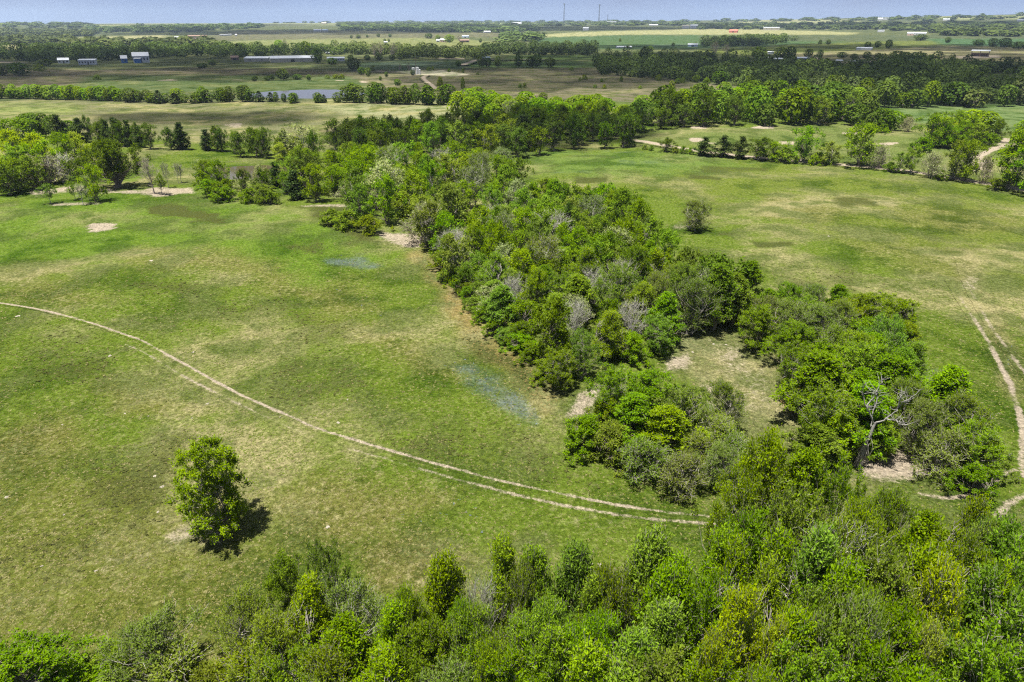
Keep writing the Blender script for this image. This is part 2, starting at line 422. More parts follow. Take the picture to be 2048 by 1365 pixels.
BARE = [  # polygon, feather, strength
    ([(180, 448), (238, 447), (236, 462), (178, 466)], 5, 1.0),
    ([(60, 378), (150, 372), (230, 380), (390, 378), (395, 392), (200, 390), (60, 388)], 6, 0.9),
    ([(300, 372), (385, 372), (395, 390), (290, 392)], 6, 0.9),
    ([(90, 404), (205, 404), (210, 413), (95, 414)], 4, 0.8),
    ([(590, 405), (700, 408), (705, 420), (600, 414)], 5, 0.8),
    ([(730, 455), (840, 468), (870, 490), (820, 500), (760, 475)], 10, 0.95),
    ([(850, 505), (890, 530), (945, 600), (990, 675), (960, 680), (900, 610), (860, 550)], 12, 0.42),
    ([(1150, 790), (1195, 780), (1200, 830), (1130, 830)], 14, 0.85),
    ([(1310, 700), (1380, 705), (1380, 750), (1320, 752)], 12, 0.75),
    ([(1400, 770), (1440, 780), (1430, 815), (1395, 810)], 10, 0.75),
    ([(1380, 670), (1500, 690), (1550, 780), (1560, 850), (1480, 850), (1420, 760)], 24, 0.50), ([(1430, 690), (1490, 710), (1490, 770), (1440, 750)], 16, 0.66),
    ([(1690, 905), (1800, 888), (1870, 935), (1860, 965), (1750, 968), (1700, 945)], 18, 0.95),
    ([(1690, 660), (1800, 680), (1860, 720), (1780, 740)], 20, 0.45),
    ([(300, 1075), (440, 1050), (500, 1065), (480, 1110), (340, 1120)], 25, 0.62),
    ([(150, 1110), (330, 1080), (340, 1130), (180, 1170)], 30, 0.42),
    ([(1330, 450), (1400, 445), (1415, 462), (1350, 466)], 8, 0.6),
    ([(1180, 395), (1215, 405), (1190, 430), (1160, 420)], 8, 0.6),
    ([(1270, 455), (1330, 465), (1320, 480), (1260, 470)], 8, 0.5),
    ([(1880, 520), (1940, 520), (1970, 580), (1920, 585)], 22, 0.58),
    # bare sand across the road
    ([(1380, 253), (1412, 253), (1412, 258), (1380, 258)], 2, 1.1), ([(1503, 252), (1547, 252), (1547, 257), (1503, 258)], 2, 1.1),
    ([(1376, 277), (1414, 277), (1412, 283), (1380, 283)], 2, 1.1), ([(1414, 284), (1440, 285), (1436, 290), (1414, 289)], 2, 0.9),
    ([(1555, 283), (1590, 283), (1590, 290), (1560, 290)], 2, 1.1), ([(1752, 286), (1796, 287), (1790, 292), (1752, 291)], 2, 1.1),
    ([(1680, 264), (1732, 264), (1730, 269), (1680, 268)], 2, 0.9), ([(1930, 318), (1985, 312), (1990, 345), (1945, 342)], 6, 0.9),
    ([(445, 246), (488, 245), (486, 254), (448, 254)], 3, 0.8),
    # well pad and other pale ground far off
    ([(792, 144), (828, 141.5), (884, 141.5), (942, 149.5), (900, 152.5), (842, 151)], 0.8, 0.5),
    ([(738, 141), (790, 143), (790, 145), (738, 143)], 0.8, 0.9),
    ([(315, 159.5), (352, 159.5), (350, 162), (318, 162)], 0.8, 1.0), ([(460, 159), (490, 159), (490, 161.5), (460, 161.5)], 0.8, 0.8),
    ([(670, 160), (690, 160.5), (690, 163), (670, 162)], 0.8, 1.0), ([(718, 162), (737, 163), (737, 166), (720, 166)], 0.8, 1.0),
    ([(180, 140), (340, 140), (420, 142), (420, 145), (200, 144)], 1.2, 0.55),
    ([(1590, 121), (1700, 124), (1700, 129), (1640, 128)], 1.0, 0.75), ([(1620, 115), (1660, 118), (1660, 121), (1620, 120)], 0.8, 1.0),
    ([(1900, 113), (2000, 110), (2010, 116), (1920, 118)], 1.0, 0.9),
    ([(-60, 122), (60, 124), (60, 127), (-60, 126)], 0.8, 0.8),
    ([(870, 117), (930, 116), (930, 119), (870, 119.5)], 0.8, 0.8),
]
WEED = [
    ([(290, 425), (360, 418), (440, 440), (400, 450), (310, 440)], 14, 0.95), ([(650, 450), (720, 460), (760, 482), (690, 476)], 12, 0.85),
    ([(560, 400), (680, 412), (760, 450), (700, 450), (600, 415)], 10, 0.55),
    ([(1150, 355), (1215, 358), (1215, 365), (1150, 364)], 4, 0.8), ([(1380, 352), (1440, 352), (1440, 360), (1380, 362)], 5, 0.7),
    ([(560, 480), (640, 478), (640, 495), (580, 498)], 14, 0.5), ([(500, 640), (640, 630), (700, 680), (560, 690)], 40, 0.35),
    ([(1500, 485), (1580, 482), (1580, 494), (1510, 496)], 7, 0.65), ([(1400, 330), (1540, 335), (1540, 345), (1400, 340)], 6, 0.5),
    ([(940, 660), (1020, 700), (1110, 790), (1060, 790), (960, 710)], 22, 0.55),
    ([(180, 960), (330, 930), (390, 1000), (300, 1060), (190, 1030)], 45, 0.42), ([(20, 1080), (190, 1060), (170, 1130), (40, 1130)], 40, 0.35),
    ([(1280, 445), (1310, 447), (1310, 455), (1285, 456)], 6, 0.6), ([(1430, 465), (1470, 462), (1470, 472), (1430, 474)], 6, 0.5),
    ([(1590, 840), (1680, 860), (1700, 900), (1620, 890)], 18, 0.6),
    ([(420, 600), (560, 600), (600, 640), (480, 650)], 34, 0.36), ([(560, 720), (700, 730), (740, 790), (600, 780)], 40, 0.36), ([(1000, 880), (1120, 900), (1200, 960), (1060, 940)], 30, 0.32),
    ([(250, 560), (360, 560), (400, 590), (280, 590)], 20, 0.42), ([(1560, 540), (1760, 540), (1720, 580), (1580, 575)], 22, 0.3), ([(1840, 480), (1960, 480), (1990, 510), (1860, 510)], 14, 0.3),
    ([(60, 690), (200, 680), (240, 730), (90, 740)], 30, 0.36), ([(760, 880), (880, 870), (960, 910), (840, 920)], 24, 0.34), ([(1660, 395), (1760, 400), (1760, 412), (1680, 414)], 6, 0.5),
]
FLOWER = [
    ([(640, 512), (720, 512), (780, 540), (740, 545), (660, 530)], 10, 0.95), ([(705, 504), (735, 504), (735, 512), (705, 512)], 5, 0.6),
    ([(900, 720), (960, 735), (1050, 800), (1100, 850), (1060, 868), (990, 830), (930, 780)], 22, 0.9),
    ([(1000, 820), (1090, 830), (1090, 860), (1030, 860)], 14, 0.75), ([(690, 580), (760, 590), (800, 620), (720, 610)], 18, 0.45),
    ([(1110, 340), (1190, 336), (1190, 350), (1100, 352)], 7, 0.55), ([(1200, 300), (1290, 302), (1290, 308), (1200, 306)], 4, 0.7),
    ([(1220, 320), (1340, 318), (1340, 334), (1240, 338)], 8, 0.5), ([(1490, 318), (1540, 322), (1540, 327), (1490, 325)], 4, 0.6),
    ([(1380, 310), (1440, 314), (1440, 320), (1390, 320)], 5, 0.5), ([(1745, 395), (1800, 395), (1810, 405), (1750, 408)], 8, 0.5),
    ([(1840, 740), (1900, 730), (1900, 790), (1850, 790)], 14, 0.55), ([(780, 1050), (950, 1000), (980, 1040), (820, 1060)], 30, 0.25),
    ([(760, 125), (890, 123), (880, 132), (760, 134)], 2, 0.6), ([(1280, 90), (1500, 82), (1500, 88), (1300, 95)], 2, 0.6),
    ([(1990, 690), (2048, 690), (2048, 740), (2000, 740)], 16, 0.35),
]
def ground_attrs(x, y, z):
    U, V = project(x, y, z)
    front = y > 5
    jx = (fbm(x / 7.0, y / 7.0, 11, 3) - 0.5); jy = (fbm(x / 7.0 + 40, y / 7.0, 23, 3) - 0.5)
    tint = np.repeat(PAST[None], len(x), 0); dry = np.full(len(x), 0.85)
    def mask(poly, fe):
        p = np.asarray(poly); lo = p.min(0) - 3 * fe - 4; hi = p.max(0) + 3 * fe + 4
        sel = np.where(front & (U > lo[0]) & (U < hi[0]) & (V > lo[1]) & (V < hi[1]))[0]
        if len(sel) == 0: return sel, None
        sd = poly_sd(U[sel] + jx[sel] * fe * 3.6, V[sel] + jy[sel] * fe * 3.6, poly)
        return sel, sstep(-fe, fe, sd)
    for poly, fe, t, dr in REGIONS:
        s, m = mask(poly, fe)
        if m is None: continue
        tint[s] = tint[s] * (1 - m[:, None]) + np.array(t) * m[:, None]; dry[s] = dry[s] * (1 - m) + dr * m
    res = []
    for lst in (BARE, WEED, FLOWER):
        a = np.zeros(len(x))
        for poly, fe, st in lst:
            s, m = mask(poly, fe)
            if m is None: continue
            a[s] = np.maximum(a[s], m * st)
        res.append(a)
    return dict(tint=tint, dry=dry, bare=res[0], weed=res[1], flower=res[2])

nxg, nyg = len(gx), len(gy)
ii = (np.arange(nyg - 1)[:, None] * nxg + np.arange(nxg - 1)[None]).ravel()
gf = np.stack([ii, ii + 1, ii + nxg + 1, ii + nxg], 1)
ga = ground_attrs(VX, VY, VZ)
me = mesh_from('ground', np.stack([VX, VY, VZ], 1), gf, M['ground'], vattr=ga, smooth=True)
tag(obj('ground', me), None, kind='structure')

# ------------------------------------------------------------------ dirt tracks: ribbons on the ground
def smooth_line(pts, n):
    P = np.array(pts); t = np.r_[0, np.cumsum(np.linalg.norm(np.diff(P, axis=0), axis=1))]
    s = np.linspace(0, t[-1], n); x = np.interp(s, t, P[:, 0]); y = np.interp(s, t, P[:, 1])
    k = max(3, n // (len(pts) * 2) | 1); ker = np.ones(k) / k
    def sm(v):
        return np.convolve(np.r_[np.full(k // 2, v[0]), v, np.full(k // 2, v[-1])], ker, 'valid')
    return np.stack([sm(x), sm(y)], 1)

def track(name, pixels, width, strength=1.0, fade=None, step=0.45, label=None):
    w = ground([p[0] for p in pixels], [p[1] for p in pixels])[:, :2]
    L = np.sum(np.linalg.norm(np.diff(w, axis=0), axis=1)); n = int(min(900, max(12, L / step)))
    c = smooth_line(w, n)
    tdir = np.gradient(c, axis=0); tdir /= np.linalg.norm(tdir, axis=1)[:, None] + 1e-9
    nrm = np.stack([-tdir[:, 1], tdir[:, 0]], 1)
    prof = np.array([-1.7, -1.0, -0.6, -0.2, 0.2, 0.6, 1.0, 1.7]); pb = np.array([0, 0.45, 0.80, 1.0, 1.0, 0.80, 0.45, 0])
    s = np.arange(n) * 0.37
    wig = 1 + 0.5 * (fbm(s, s * 0 + 3.3, 31, 3) - 0.5)
    off = 0.25 * (fbm(s * 0.7, s * 0 + 9.3, 33, 3) - 0.5) * width
    st = np.full(n, float(strength))
    if fade is not None: st = st * np.interp(np.linspace(0, 1, n), np.linspace(0, 1, len(fade)), fade)
    st = st * (0.68 + 0.64 * fbm(s * 0.35, s * 0 + 1.7, 37, 4))
    P = c[:, None] + nrm[:, None] * ((prof[None] * wig[:, None]) * width / 2 + off[:, None])[..., None]
    x, y = P[..., 0].ravel(), P[..., 1].ravel()
    d = np.hypot(x, y); z = height(x, y) + 0.012 + 0.00025 * np.maximum(d - 20, 0) + 0.000002 * d * d
    a = ground_attrs(x, y, z); a['bare'] = np.maximum(a['bare'], (st[:, None] * pb[None]).ravel())
    k = len(prof); i = (np.arange(n - 1)[:, None] * k + np.arange(k - 1)[None]).ravel()
    me = mesh_from(name, np.stack([x, y, z], 1), np.stack([i, i + 1, i + k + 1, i + k], 1), M['ground'], vattr=a, smooth=True)
    return tag(obj(name, me), None, kind='structure')

T1 = [(-120, 590), (0, 607), (90, 622), (200, 652), (290, 684), (390, 740), (480, 790), (560, 825), (640, 860), (740, 890), (860, 925), (1000, 962), (1130, 990), (1240, 1012), (1340, 1026), (1430, 1034)]
track('dirt_path', T1, 0.42, 0.94, [1.1, 1.1, 1.05, 1, 1, 0.95, 0.85, 0.95, 0.85, 0.9])
T2 = [(190, 662), (290, 706), (380, 760), (480, 810), (570, 853), (660, 888), (760, 915), (880, 950), (1010, 985), (1120, 1010), (1230, 1030), (1340, 1042), (1445, 1050)]
track('dirt_path', T2, 0.46, 0.70, [0.5, 0.9, 1, 0.9, 0.7, 0.9, 1.05, 1.1])
track('dirt_path', [(1000, 1110), (1080, 1075), (1140, 1045), (1200, 1030)], 0.5, 0.42)
track('dirt_path', [(1120, 1100), (1180, 1060), (1240, 1040)], 0.4, 0.42)
track('dirt_track', [(1895, 555), (1910, 580), (1935, 620), (1965, 665), (1990, 710), (2020, 770), (2040, 830), (2046, 880), (2044, 930), (2048, 960)], 0.75, 0.82, [0.3, 0.6, 0.8, 1.0, 1.1, 1.1, 1.1, 1.1])
track('dirt_track', [(1915, 510), (1930, 560), (1950, 600), (1985, 660), (2015, 700), (2048, 745), (2090, 800)], 0.7, 0.7, [0.4, 0.6, 0.9, 1.0, 0.9])
track('dirt_path', [(2048, 935), (2010, 948), (1985, 968), (1955, 988), (1910, 997), (1860, 995), (1830, 985)], 0.55, 0.9, [1, 1, 0.9, 0.9, 0.6])
track('dirt_track', [(2120, 940), (2060, 985), (2020, 1005), (1990, 1040)], 0.8, 0.7)
track('gravel_road', [(1252, 279), (1290, 285), (1320, 291), (1385, 302), (1440, 309), (1520, 317), (1620, 326), (1720, 334), (1830, 346), (1920, 360), (2048, 381), (2200, 408)], 3.2, 1.3, None, 1.0)
track('gravel_road', [(1945, 320), (1970, 308), (1995, 296), (2010, 286), (2013, 278)], 2.5, 1.1, None, 1.0)
track('gravel_road', [(1990, 296), (2048, 288), (2100, 284)], 3.0, 1.0, None, 1.0)
track('gravel_road', [(858, 152), (846, 156), (848, 160), (858, 168), (872, 180)], 3.0, 1.2, None, 1.5)
track('gravel_road', [(922, 133.5), (940, 127.5), (958, 122.2)], 6.0, 1.2, None, 2.0)
track('gravel_road', [(956, 122), (1000, 121.4), (1050, 121.6), (1102, 122.0)], 7.0, 1.4, None, 2.0)
track('gravel_road', [(1700, 127.5), (1735, 128), (1750, 124.5), (1765, 122), (1780, 121.8)], 6.0, 1.3, None, 2.0)

# ------------------------------------------------------------------ water
def water_mat():
    m, nt, out = new_mat('pond_water'); b = NB(nt)
    p = b.n('ShaderNodeBsdfPrincipled'); n = b.noise(b.pos(), 1.2, 3)
    b.link(b.mix(n, (0.055, 0.045, 0.022), (0.075, 0.062, 0.032)), p.inputs['Base Color'])
    p.inputs['Roughness'].default_value = 0.06; p.inputs['IOR'].default_value = 1.33
    bp = b.n('ShaderNodeBump'); bp.inputs['Strength'].default_value = 0.12; bp.inputs['Distance'].default_value = 0.05
    b.link(b.noise(b.pos(), 2.5, 3), bp.inputs['Height']); b.link(bp.outputs[0], p.inputs['Normal'])
    b.link(p.outputs[0], out.inputs['Surface']); return m
M['water'] = water_mat()
def pond(c, rx, ry, lev):
    n = 48; a = np.linspace(0, 2 * pi, n, endpoint=False)
    v = [(c[0], c[1], lev)] + [(c[0] + rx * 1.25 * cos(t), c[1] + ry * 1.25 * sin(t), lev) for t in a]
    f = [(0, i + 1, (i + 1) % n + 1) for i in range(n)]
    tag(obj('pond', mesh_from('pond', v, f, M['water'])), None, kind='structure')
for c, rx, ry, lev, dep in PONDS: pond(c, rx, ry, lev)

# ------------------------------------------------------------------ tree building
def tubes(lines, k=4):
    """lines: list of (points, radii); returns verts, quad faces"""
    V, Fc = [], []; base = 0
    ang = np.linspace(0, 2 * pi, k, endpoint=False)
    for P, R in lines:
        P = np.asarray(P, float); n = len(P)
        d = np.gradient(P, axis=0); d /= np.linalg.norm(d, axis=1)[:, None] + 1e-9
        ref = np.where(np.abs(d[:, 2:3]) > 0.9, np.array([[1., 0, 0]]), np.array([[0, 0, 1.]]))
        a = np.cross(d, ref); a /= np.linalg.norm(a, axis=1)[:, None] + 1e-9
        bb = np.cross(d, a)
        ring = P[:, None] + (a[:, None] * np.cos(ang)[None, :, None] + bb[:, None] * np.sin(ang)[None, :, None]) * np.asarray(R)[:, None, None]
        V.append(ring.reshape(-1, 3))
        i = np.arange(n - 1)[:, None] * k; j = np.arange(k)[None]; j2 = (j + 1) % k
        Fc.append(np.stack([(i + j), (i + j2), (i + k + j2), (i + k + j)], -1).reshape(-1, 4) + base)
        base += n * k
    return np.concatenate(V), np.concatenate(Fc)

def unit(v): return v / (np.linalg.norm(v, axis=-1, keepdims=True) + 1e-9)

def curve_path(a, b, rng, n=5, sag=0.12, up=0.15):
    a = np.asarray(a, float); b = np.asarray(b, float); L = np.linalg.norm(b - a)
    t = np.linspace(0, 1, n)[:, None]
    P = a + (b - a) * t
    P += np.sin(t * pi) * (rng.normal(0, sag * L, 3) + np.array([0, 0, -up * L * 0.4]))
    P[1:-1] += rng.normal(0, 0.03 * L, (n - 2, 3))
    return P

def leaf_quads(pos, axis, size, rng, upb=0.75, aspect=0.55, outn=None):
    n = len(pos)
    ax = unit(axis + rng.normal(0, 0.55, (n, 3)))
    nr = unit(rng.normal(0, 1, (n, 3)) + np.array([0, 0, upb * 2])) if outn is None else unit(outn * 0.9 + rng.normal(0, 0.42, (n, 3)) + np.array([0, 0, upb]))
    side = unit(np.cross(ax, nr)); nn = np.cross(side, ax)
    s = size * rng.uniform(0.65, 1.35, (n, 1))
    a = pos - ax * s * 0.5; c = pos + ax * s * 0.5
    fold = nn * s * 0.10
    b1 = pos + side * s * aspect * 0.5 + fold; b2 = pos - side * s * aspect * 0.5 + fold
    V = np.stack([a, b1, c, b2], 1).reshape(-1, 3)
    Fc = np.arange(n * 4).reshape(n, 4)
    return V, Fc

def crown_profile(shape, t):
    if shape == 'round': return np.sqrt(np.clip(1 - (2 * t - 0.95) ** 2 / 1.12, 0.02, 1)) ** 0.9
    if shape == 'vase': return 0.35 + 0.65 * np.sin(np.clip(t, 0, 1) ** 0.9 * pi * 0.80)
    if shape == 'oval': return np.sqrt(np.clip(1 - (2 * t - 0.8) ** 2 / 1.5, 0.02, 1))
    if shape == 'cone': return np.clip(1.08 - t, 0.06, 1) ** 0.8 * np.clip(0.35 + t * 4, 0, 1)
    if shape == 'cone2': return np.clip(1.05 - t, 0.05, 1) ** 0.75 * np.clip(0.5 + t * 2.2, 0, 1)
    if shape == 'mound': return np.sqrt(np.clip(1 - t ** 2, 0.04, 1))
    if shape == 'spread': return np.sqrt(np.clip(1 - (1.75 * t - 0.7) ** 2 / 1.12, 0.02, 1))
    return np.ones_like(t)

PROTO = {}
def make_tree(key, seed, h, w, shape='round', cb=0.25, nclump=60, rc=0.9, ntwig=12, nleaf=12, leaf=0.2, up=0.5,
              stems=1, trunk_r=0.16, leafmat='leafy', barkmat='bark', twigs=True, density=1.0, limb_k=4, lobes=0.36, leafy=1.0,
              fork=0.35, spreadb=1.0, aspect=0.55, spray=0.75):
    rng = np.random.default_rng(seed)
    n = nclump
    t = rng.uniform(0, 1, n) ** 0.85; az = rng.uniform(0, 2 * pi, n)
    ph = rng.uniform(0, 6.28, 4)
    lob = 1 + lobes * np.sin(2 * az + ph[0] + 3 * t) + lobes * 0.8 * np.sin(3 * az + ph[1] - 4 * t) + lobes * 0.7 * rng.normal(0, 0.6, n)
    r = crown_profile(shape, t) * lob * (w / 2 - rc * 0.45) * rng.uniform(0, 1, n) ** 0.42
    z = h * cb + t * (h * (1 - cb) - rc * 0.5)
    C = np.stack([r * np.cos(az), r * np.sin(az), z], 1)
    # stems
    lines = []; tops = []
    for s in range(stems):
        a0 = rng.uniform(0, 6.28); sp = (0.0 if stems == 1 else rng.uniform(0.10, 0.28) * w * spreadb)
        basep = np.array([0.04 * w * cos(a0), 0.04 * w * sin(a0), -0.25]) if stems > 1 else np.array([0, 0, -0.25])
        top = np.array([sp * cos(a0) + rng.normal(0, 0.04 * w), sp * sin(a0) + rng.normal(0, 0.04 * w), h * rng.uniform(0.72, 0.9)])
        P = curve_path(basep, top, rng, 8, 0.04, 0.0)
        rr = trunk_r / math.sqrt(stems) * np.linspace(1.15, 0.18, 8); rr[0] *= 1.35
        lines.append((P, rr)); tops.append(P)
    # limbs from stems to clumps
    for i in range(n):
        P = tops[i % stems]
        zt = min(max(C[i, 2] - (0.25 + 0.5 * rng.uniform()) * np.linalg.norm(C[i, :2]) - 0.15 * h, h * cb * (1 - fork)), P[-1, 2] * 0.98)
        k = np.interp(zt, P[:, 2], np.arange(len(P)))
        a = np.array([np.interp(k, np.arange(len(P)), P[:, q]) for q in range(3)])
        rb = trunk_r / math.sqrt(stems) * np.interp(k, np.arange(len(P)), np.linspace(0.5, 0.12, len(P))) + 0.012
        lines.append((curve_path(a, C[i], rng, 5, 0.10, 0.25), np.linspace(rb * 0.6, 0.012, 5)))
    tv, tf = tubes(lines, limb_k)
    # twigs and leaves
    m = n * ntwig
    ci = np.repeat(np.arange(n), ntwig)
    outw = unit(C - np.array([0, 0, h * (cb + 0.35 * (1 - cb))]))
    dirs = unit(outw[ci] * 0.55 + np.array([0, 0, up]) + rng.normal(0, spray, (m, 3)))
    L = rc * rng.uniform(0.5, 1.05, m)[:, None]
    base = C[ci] + rng.normal(0, rc * 0.12, (m, 3))
    if twigs:
        tl = [(np.stack([base[i], base[i] + dirs[i] * L[i] * 0.5 + rng.normal(0, 0.04, 3), base[i] + dirs[i] * L[i]]), (0.014, 0.010, 0.005)) for i in range(m)]
        v2, f2 = tubes(tl, 3)
        # tri prisms have 3 sides (quads)
        tf = np.concatenate([tf, f2 + len(tv)]); tv = np.concatenate([tv, v2])
    q = m * nleaf
    ti = np.repeat(np.arange(m), nleaf)
    keep = rng.uniform(0, 1, q) < leafy
    ti = ti[keep]; q = len(ti)
    tt = rng.uniform(0.15, 1.05, (q, 1))
    pos = base[ti] + dirs[ti] * L[ti] * tt + rng.normal(0, leaf * 0.55, (q, 3))
    pos[:, 2] = np.maximum(pos[:, 2], 0.05)
    outn = unit(pos - (C[ci][ti] - np.array([0, 0, rc * 0.35])))
    lv, lf = leaf_quads(pos, dirs[ti], leaf, rng, aspect=aspect, outn=outn)
    var = np.clip(rng.uniform(0, 1, n)[ci][ti] * 0.55 + rng.uniform(0, 1, q) * 0.55 - 0.05, 0, 1)
    tm = mesh_from('trunk_' + key, tv, tf, M[barkmat])
    cm = mesh_from('crown_' + key, lv, lf, M[leafmat], fattr={'v': var}) if q else None
    if q > 500:                                   # true size of the grown crown
        h = float(np.percentile(pos[:, 2], 99.3)); w = 2.0 * float(np.percentile(np.hypot(pos[:, 0], pos[:, 1]), 96))
    PROTO.setdefault(key, []).append((tm, cm, h, w))

def low_arrays(seed, h, w, shape, cb, n, leaf):
    """compact tree for far places: leaf sprays on a lobed crown plus a stub of trunk"""
    rng = np.random.default_rng(seed)
    t = rng.uniform(0, 1, n) ** 0.9; az = rng.uniform(0, 2 * pi, n); ph = rng.uniform(0, 6.28, 3)
    lob = 1 + 0.16 * np.sin(2 * az + ph[0] + 3 * t) + 0.16 * np.sin(3 * az + ph[1] - 4 * t) + 0.10 * np.sin(7 * az + ph[2] + 9 * t)
    r = crown_profile(shape, t) * lob * w / 2 * rng.uniform(0.35, 1, n) ** 0.45
    pos = np.stack([r * np.cos(az), r * np.sin(az), h * cb + t * h * (1 - cb) * 0.97], 1)
    out = unit(pos - np.array([0, 0, h * (cb + 0.3 * (1 - cb))]))
    nr = unit(out + rng.normal(0, 0.45, (n, 3)) + np.array([0, 0, 0.35]))
    s1 = unit(np.cross(nr, rng.normal(0, 1, (n, 3)))); s2 = np.cross(nr, s1)
    s = leaf * rng.uniform(0.6, 1.4, (n, 1))
    V = np.stack([pos - s1 * s * 0.5, pos - s2 * s * 0.4 + nr * s * 0.08, pos + s1 * s * 0.5, pos + s2 * s * 0.4 + nr * s * 0.08], 1).reshape(-1, 3)
    Fc = np.arange(n * 4).reshape(n, 4)
    v = np.clip(rng.uniform(0, 1, n) * 0.6 + 0.4 * vnoise(az * 1.3, t * 4, seed), 0, 1)
    return V, Fc, v

def make_low(key, seed, h, w, shape, cb, n, leaf, leafmat, stems=1):
    rng = np.random.default_rng(seed)
    V, Fc, v = low_arrays(seed, h, w, shape, cb, n, leaf)
    lines = []
    for s in range(stems):
        a0 = rng.uniform(0, 6.28)
        lines.append((curve_path((0.2 * cos(a0) * (stems > 1), 0.2 * sin(a0) * (stems > 1), -0.3), (rng.normal(0, .08 * w), rng.normal(0, .08 * w), h * 0.75), rng, 4, 0.04, 0), np.linspace(0.035 * h, 0.01 * h, 4)))
    for s in range(9):
        a0 = rng.uniform(0, 6.28); q = rng.uniform(0.2, 0.36) * w
        lines.append((curve_path((0, 0, h * cb * rng.uniform(0.6, 1.4)), (q * cos(a0), q * sin(a0), h * rng.uniform(cb + 0.15, 0.85)), rng, 4, 0.06, 0.1), np.linspace(0.014 * h, 0.004 * h, 4)))
    tv, tf = tubes(lines, 4)
    PROTO.setdefault(key, []).append((mesh_from('trunk_' + key, tv, tf, M['bark']), mesh_from('crown_' + key, V, Fc, M[leafmat], fattr={'v': v}), h, w))

# near prototypes (fine leaves)
make_tree('feathery_n', 11, 9.5, 4.8, 'cone2', 0.18, 140, 1.05, 11, 15, 0.17, 1.1, 2, 0.20, 'feathery', 'bark_grey', spray=0.36, aspect=0.34, lobes=0.30)
make_tree('feathery_n', 13, 9.0, 6.0, 'oval', 0.12, 140, 1.05, 11, 15, 0.17, 1.1, 3, 0.2, 'feathery', 'bark_grey', spray=0.36, aspect=0.34, lobes=0.30)
make_tree('feathery_n', 12, 9.0, 4.4, 'cone2', 0.15, 140, 1.05, 11, 15, 0.17, 1.1, 1, 0.19, 'feathery', 'bark_grey', spray=0.36, aspect=0.34, lobes=0.30)
make_tree('leafy_n', 21, 8.5, 6.0, 'round', 0.16, 140, 0.68, 12, 13, 0.16, 0.45, 2, 0.2, 'leafy', 'bark')
make_tree('leafy_n', 22, 8.0, 5.2, 'cone2', 0.14, 130, 0.66, 12, 13, 0.16, 0.55, 1, 0.19, 'leafy', 'bark')
make_tree('leafy_n', 23, 8.5, 6.4, 'vase', 0.10, 140, 0.7, 12, 13, 0.16, 0.6, 3, 0.2, 'leafy', 'bark_grey')
make_tree('yellow_n', 31, 9.0, 5.0, 'cone', 0.10, 150, 0.9, 12, 13, 0.15, 1.1, 1, 0.18, 'yellow', 'bark_grey', spray=0.4, aspect=0.32)
make_tree('olive_n', 41, 7.5, 5.0, 'oval', 0.14, 110, 0.95, 11, 13, 0.14, 0.9, 2, 0.17, 'olive', 'bark_grey', aspect=0.42, spray=0.45)
make_tree('sparse_n', 51, 8.0, 4.6, 'vase', 0.22, 80, 1.2, 11, 9, 0.15, 0.9, 2, 0.18, 'olive', 'bark_white')
make_tree('shrub_n', 61, 3.6, 4.4, 'mound', 0.06, 95, 0.48, 11, 12, 0.15, 0.4, 5, 0.12, 'shrub', 'bark')
make_tree('shrub_n', 62, 4.4, 4.2, 'mound', 0.05, 95, 0.5, 11, 12, 0.16, 0.5, 4, 0.12, 'leafy', 'bark')
make_tree('twiggy_n', 71, 3.4, 4.2, 'mound', 0.08, 70, 0.8, 12, 9, 0.13, 0.4, 6, 0.12, 'olive', 'bark_grey')
make_tree('lone_n', 81, 8.6, 5.8, 'oval', 0.13, 160, 0.62, 12, 15, 0.15, 0.5, 2, 0.2, 'leafy', 'bark_grey', lobes=0.14)
# middle distance prototypes
for i, (sd, sh) in enumerate(((111, 'round'), (112, 'oval'))):
    make_tree('leafy_m', sd, 7.5, 6.0, sh, 0.14, 70, 0.78, 7, 8, 0.31, 0.4, 2, 0.2, 'leafy', 'bark', twigs=False)
    make_tree('dense_m', sd + 10, 7.5, 6.2, sh, 0.16, 68, 0.80, 7, 8, 0.33, 0.3, 1, 0.22, 'dense', 'bark', twigs=False)
make_tree('feathery_m', 131, 8.0, 5.2, 'vase', 0.16, 64, 0.8, 7, 9, 0.30, 1.0, 2, 0.18, 'feathery', 'bark_grey', twigs=False, spray=0.42)
make_tree('olive_m', 141, 6.5, 5.0, 'oval', 0.12, 60, 0.75, 7, 8, 0.28, 0.6, 2, 0.17, 'olive', 'bark_grey', twigs=False)
make_tree('yellow_m', 151, 8.5, 6.0, 'round', 0.12, 66, 0.85, 7, 9, 0.32, 0.6, 1, 0.2, 'yellow', 'bark_grey', twigs=False)
make_tree('pale_m', 161, 8.0, 6.0, 'round', 0.14, 46, 1.2, 8, 7, 0.28, 0.9, 2, 0.2, 'pale', 'bark_white', twigs=True)
make_tree('shrub_m', 171, 3.4, 4.4, 'mound', 0.05, 56, 0.5, 7, 8, 0.26, 0.4, 4, 0.1, 'shrub', 'bark', twigs=False)
make_tree('shrub_m', 172, 3.0, 4.0, 'mound', 0.05, 56, 0.48, 7, 8, 0.26, 0.4, 4, 0.1, 'leafy', 'bark', twigs=False)
make_tree('twiggy_m', 181, 3.6, 4.4, 'mound', 0.08, 55, 0.9, 10, 4, 0.18, 0.5, 6, 0.14, 'pale', 'bark_pink', twigs=True)
make_tree('bare_m', 191, 7.0, 5.0, 'vase', 0.22, 60, 1.3, 10, 1, 0.16, 0.9, 2, 0.18, 'pale', 'bark_white', twigs=True)
make_tree('barepink_m', 193, 6.0, 3.0, 'oval', 0.30, 50, 0.9, 10, 1, 0.14, 0.7, 1, 0.12, 'pale', 'bark_pink', twigs=True)
make_tree('cedar_m', 201, 6.5, 3.6, 'cone', 0.05, 64, 0.55, 7, 9, 0.28, 0.7, 1, 0.16, 'cedar', 'bark', twigs=False)
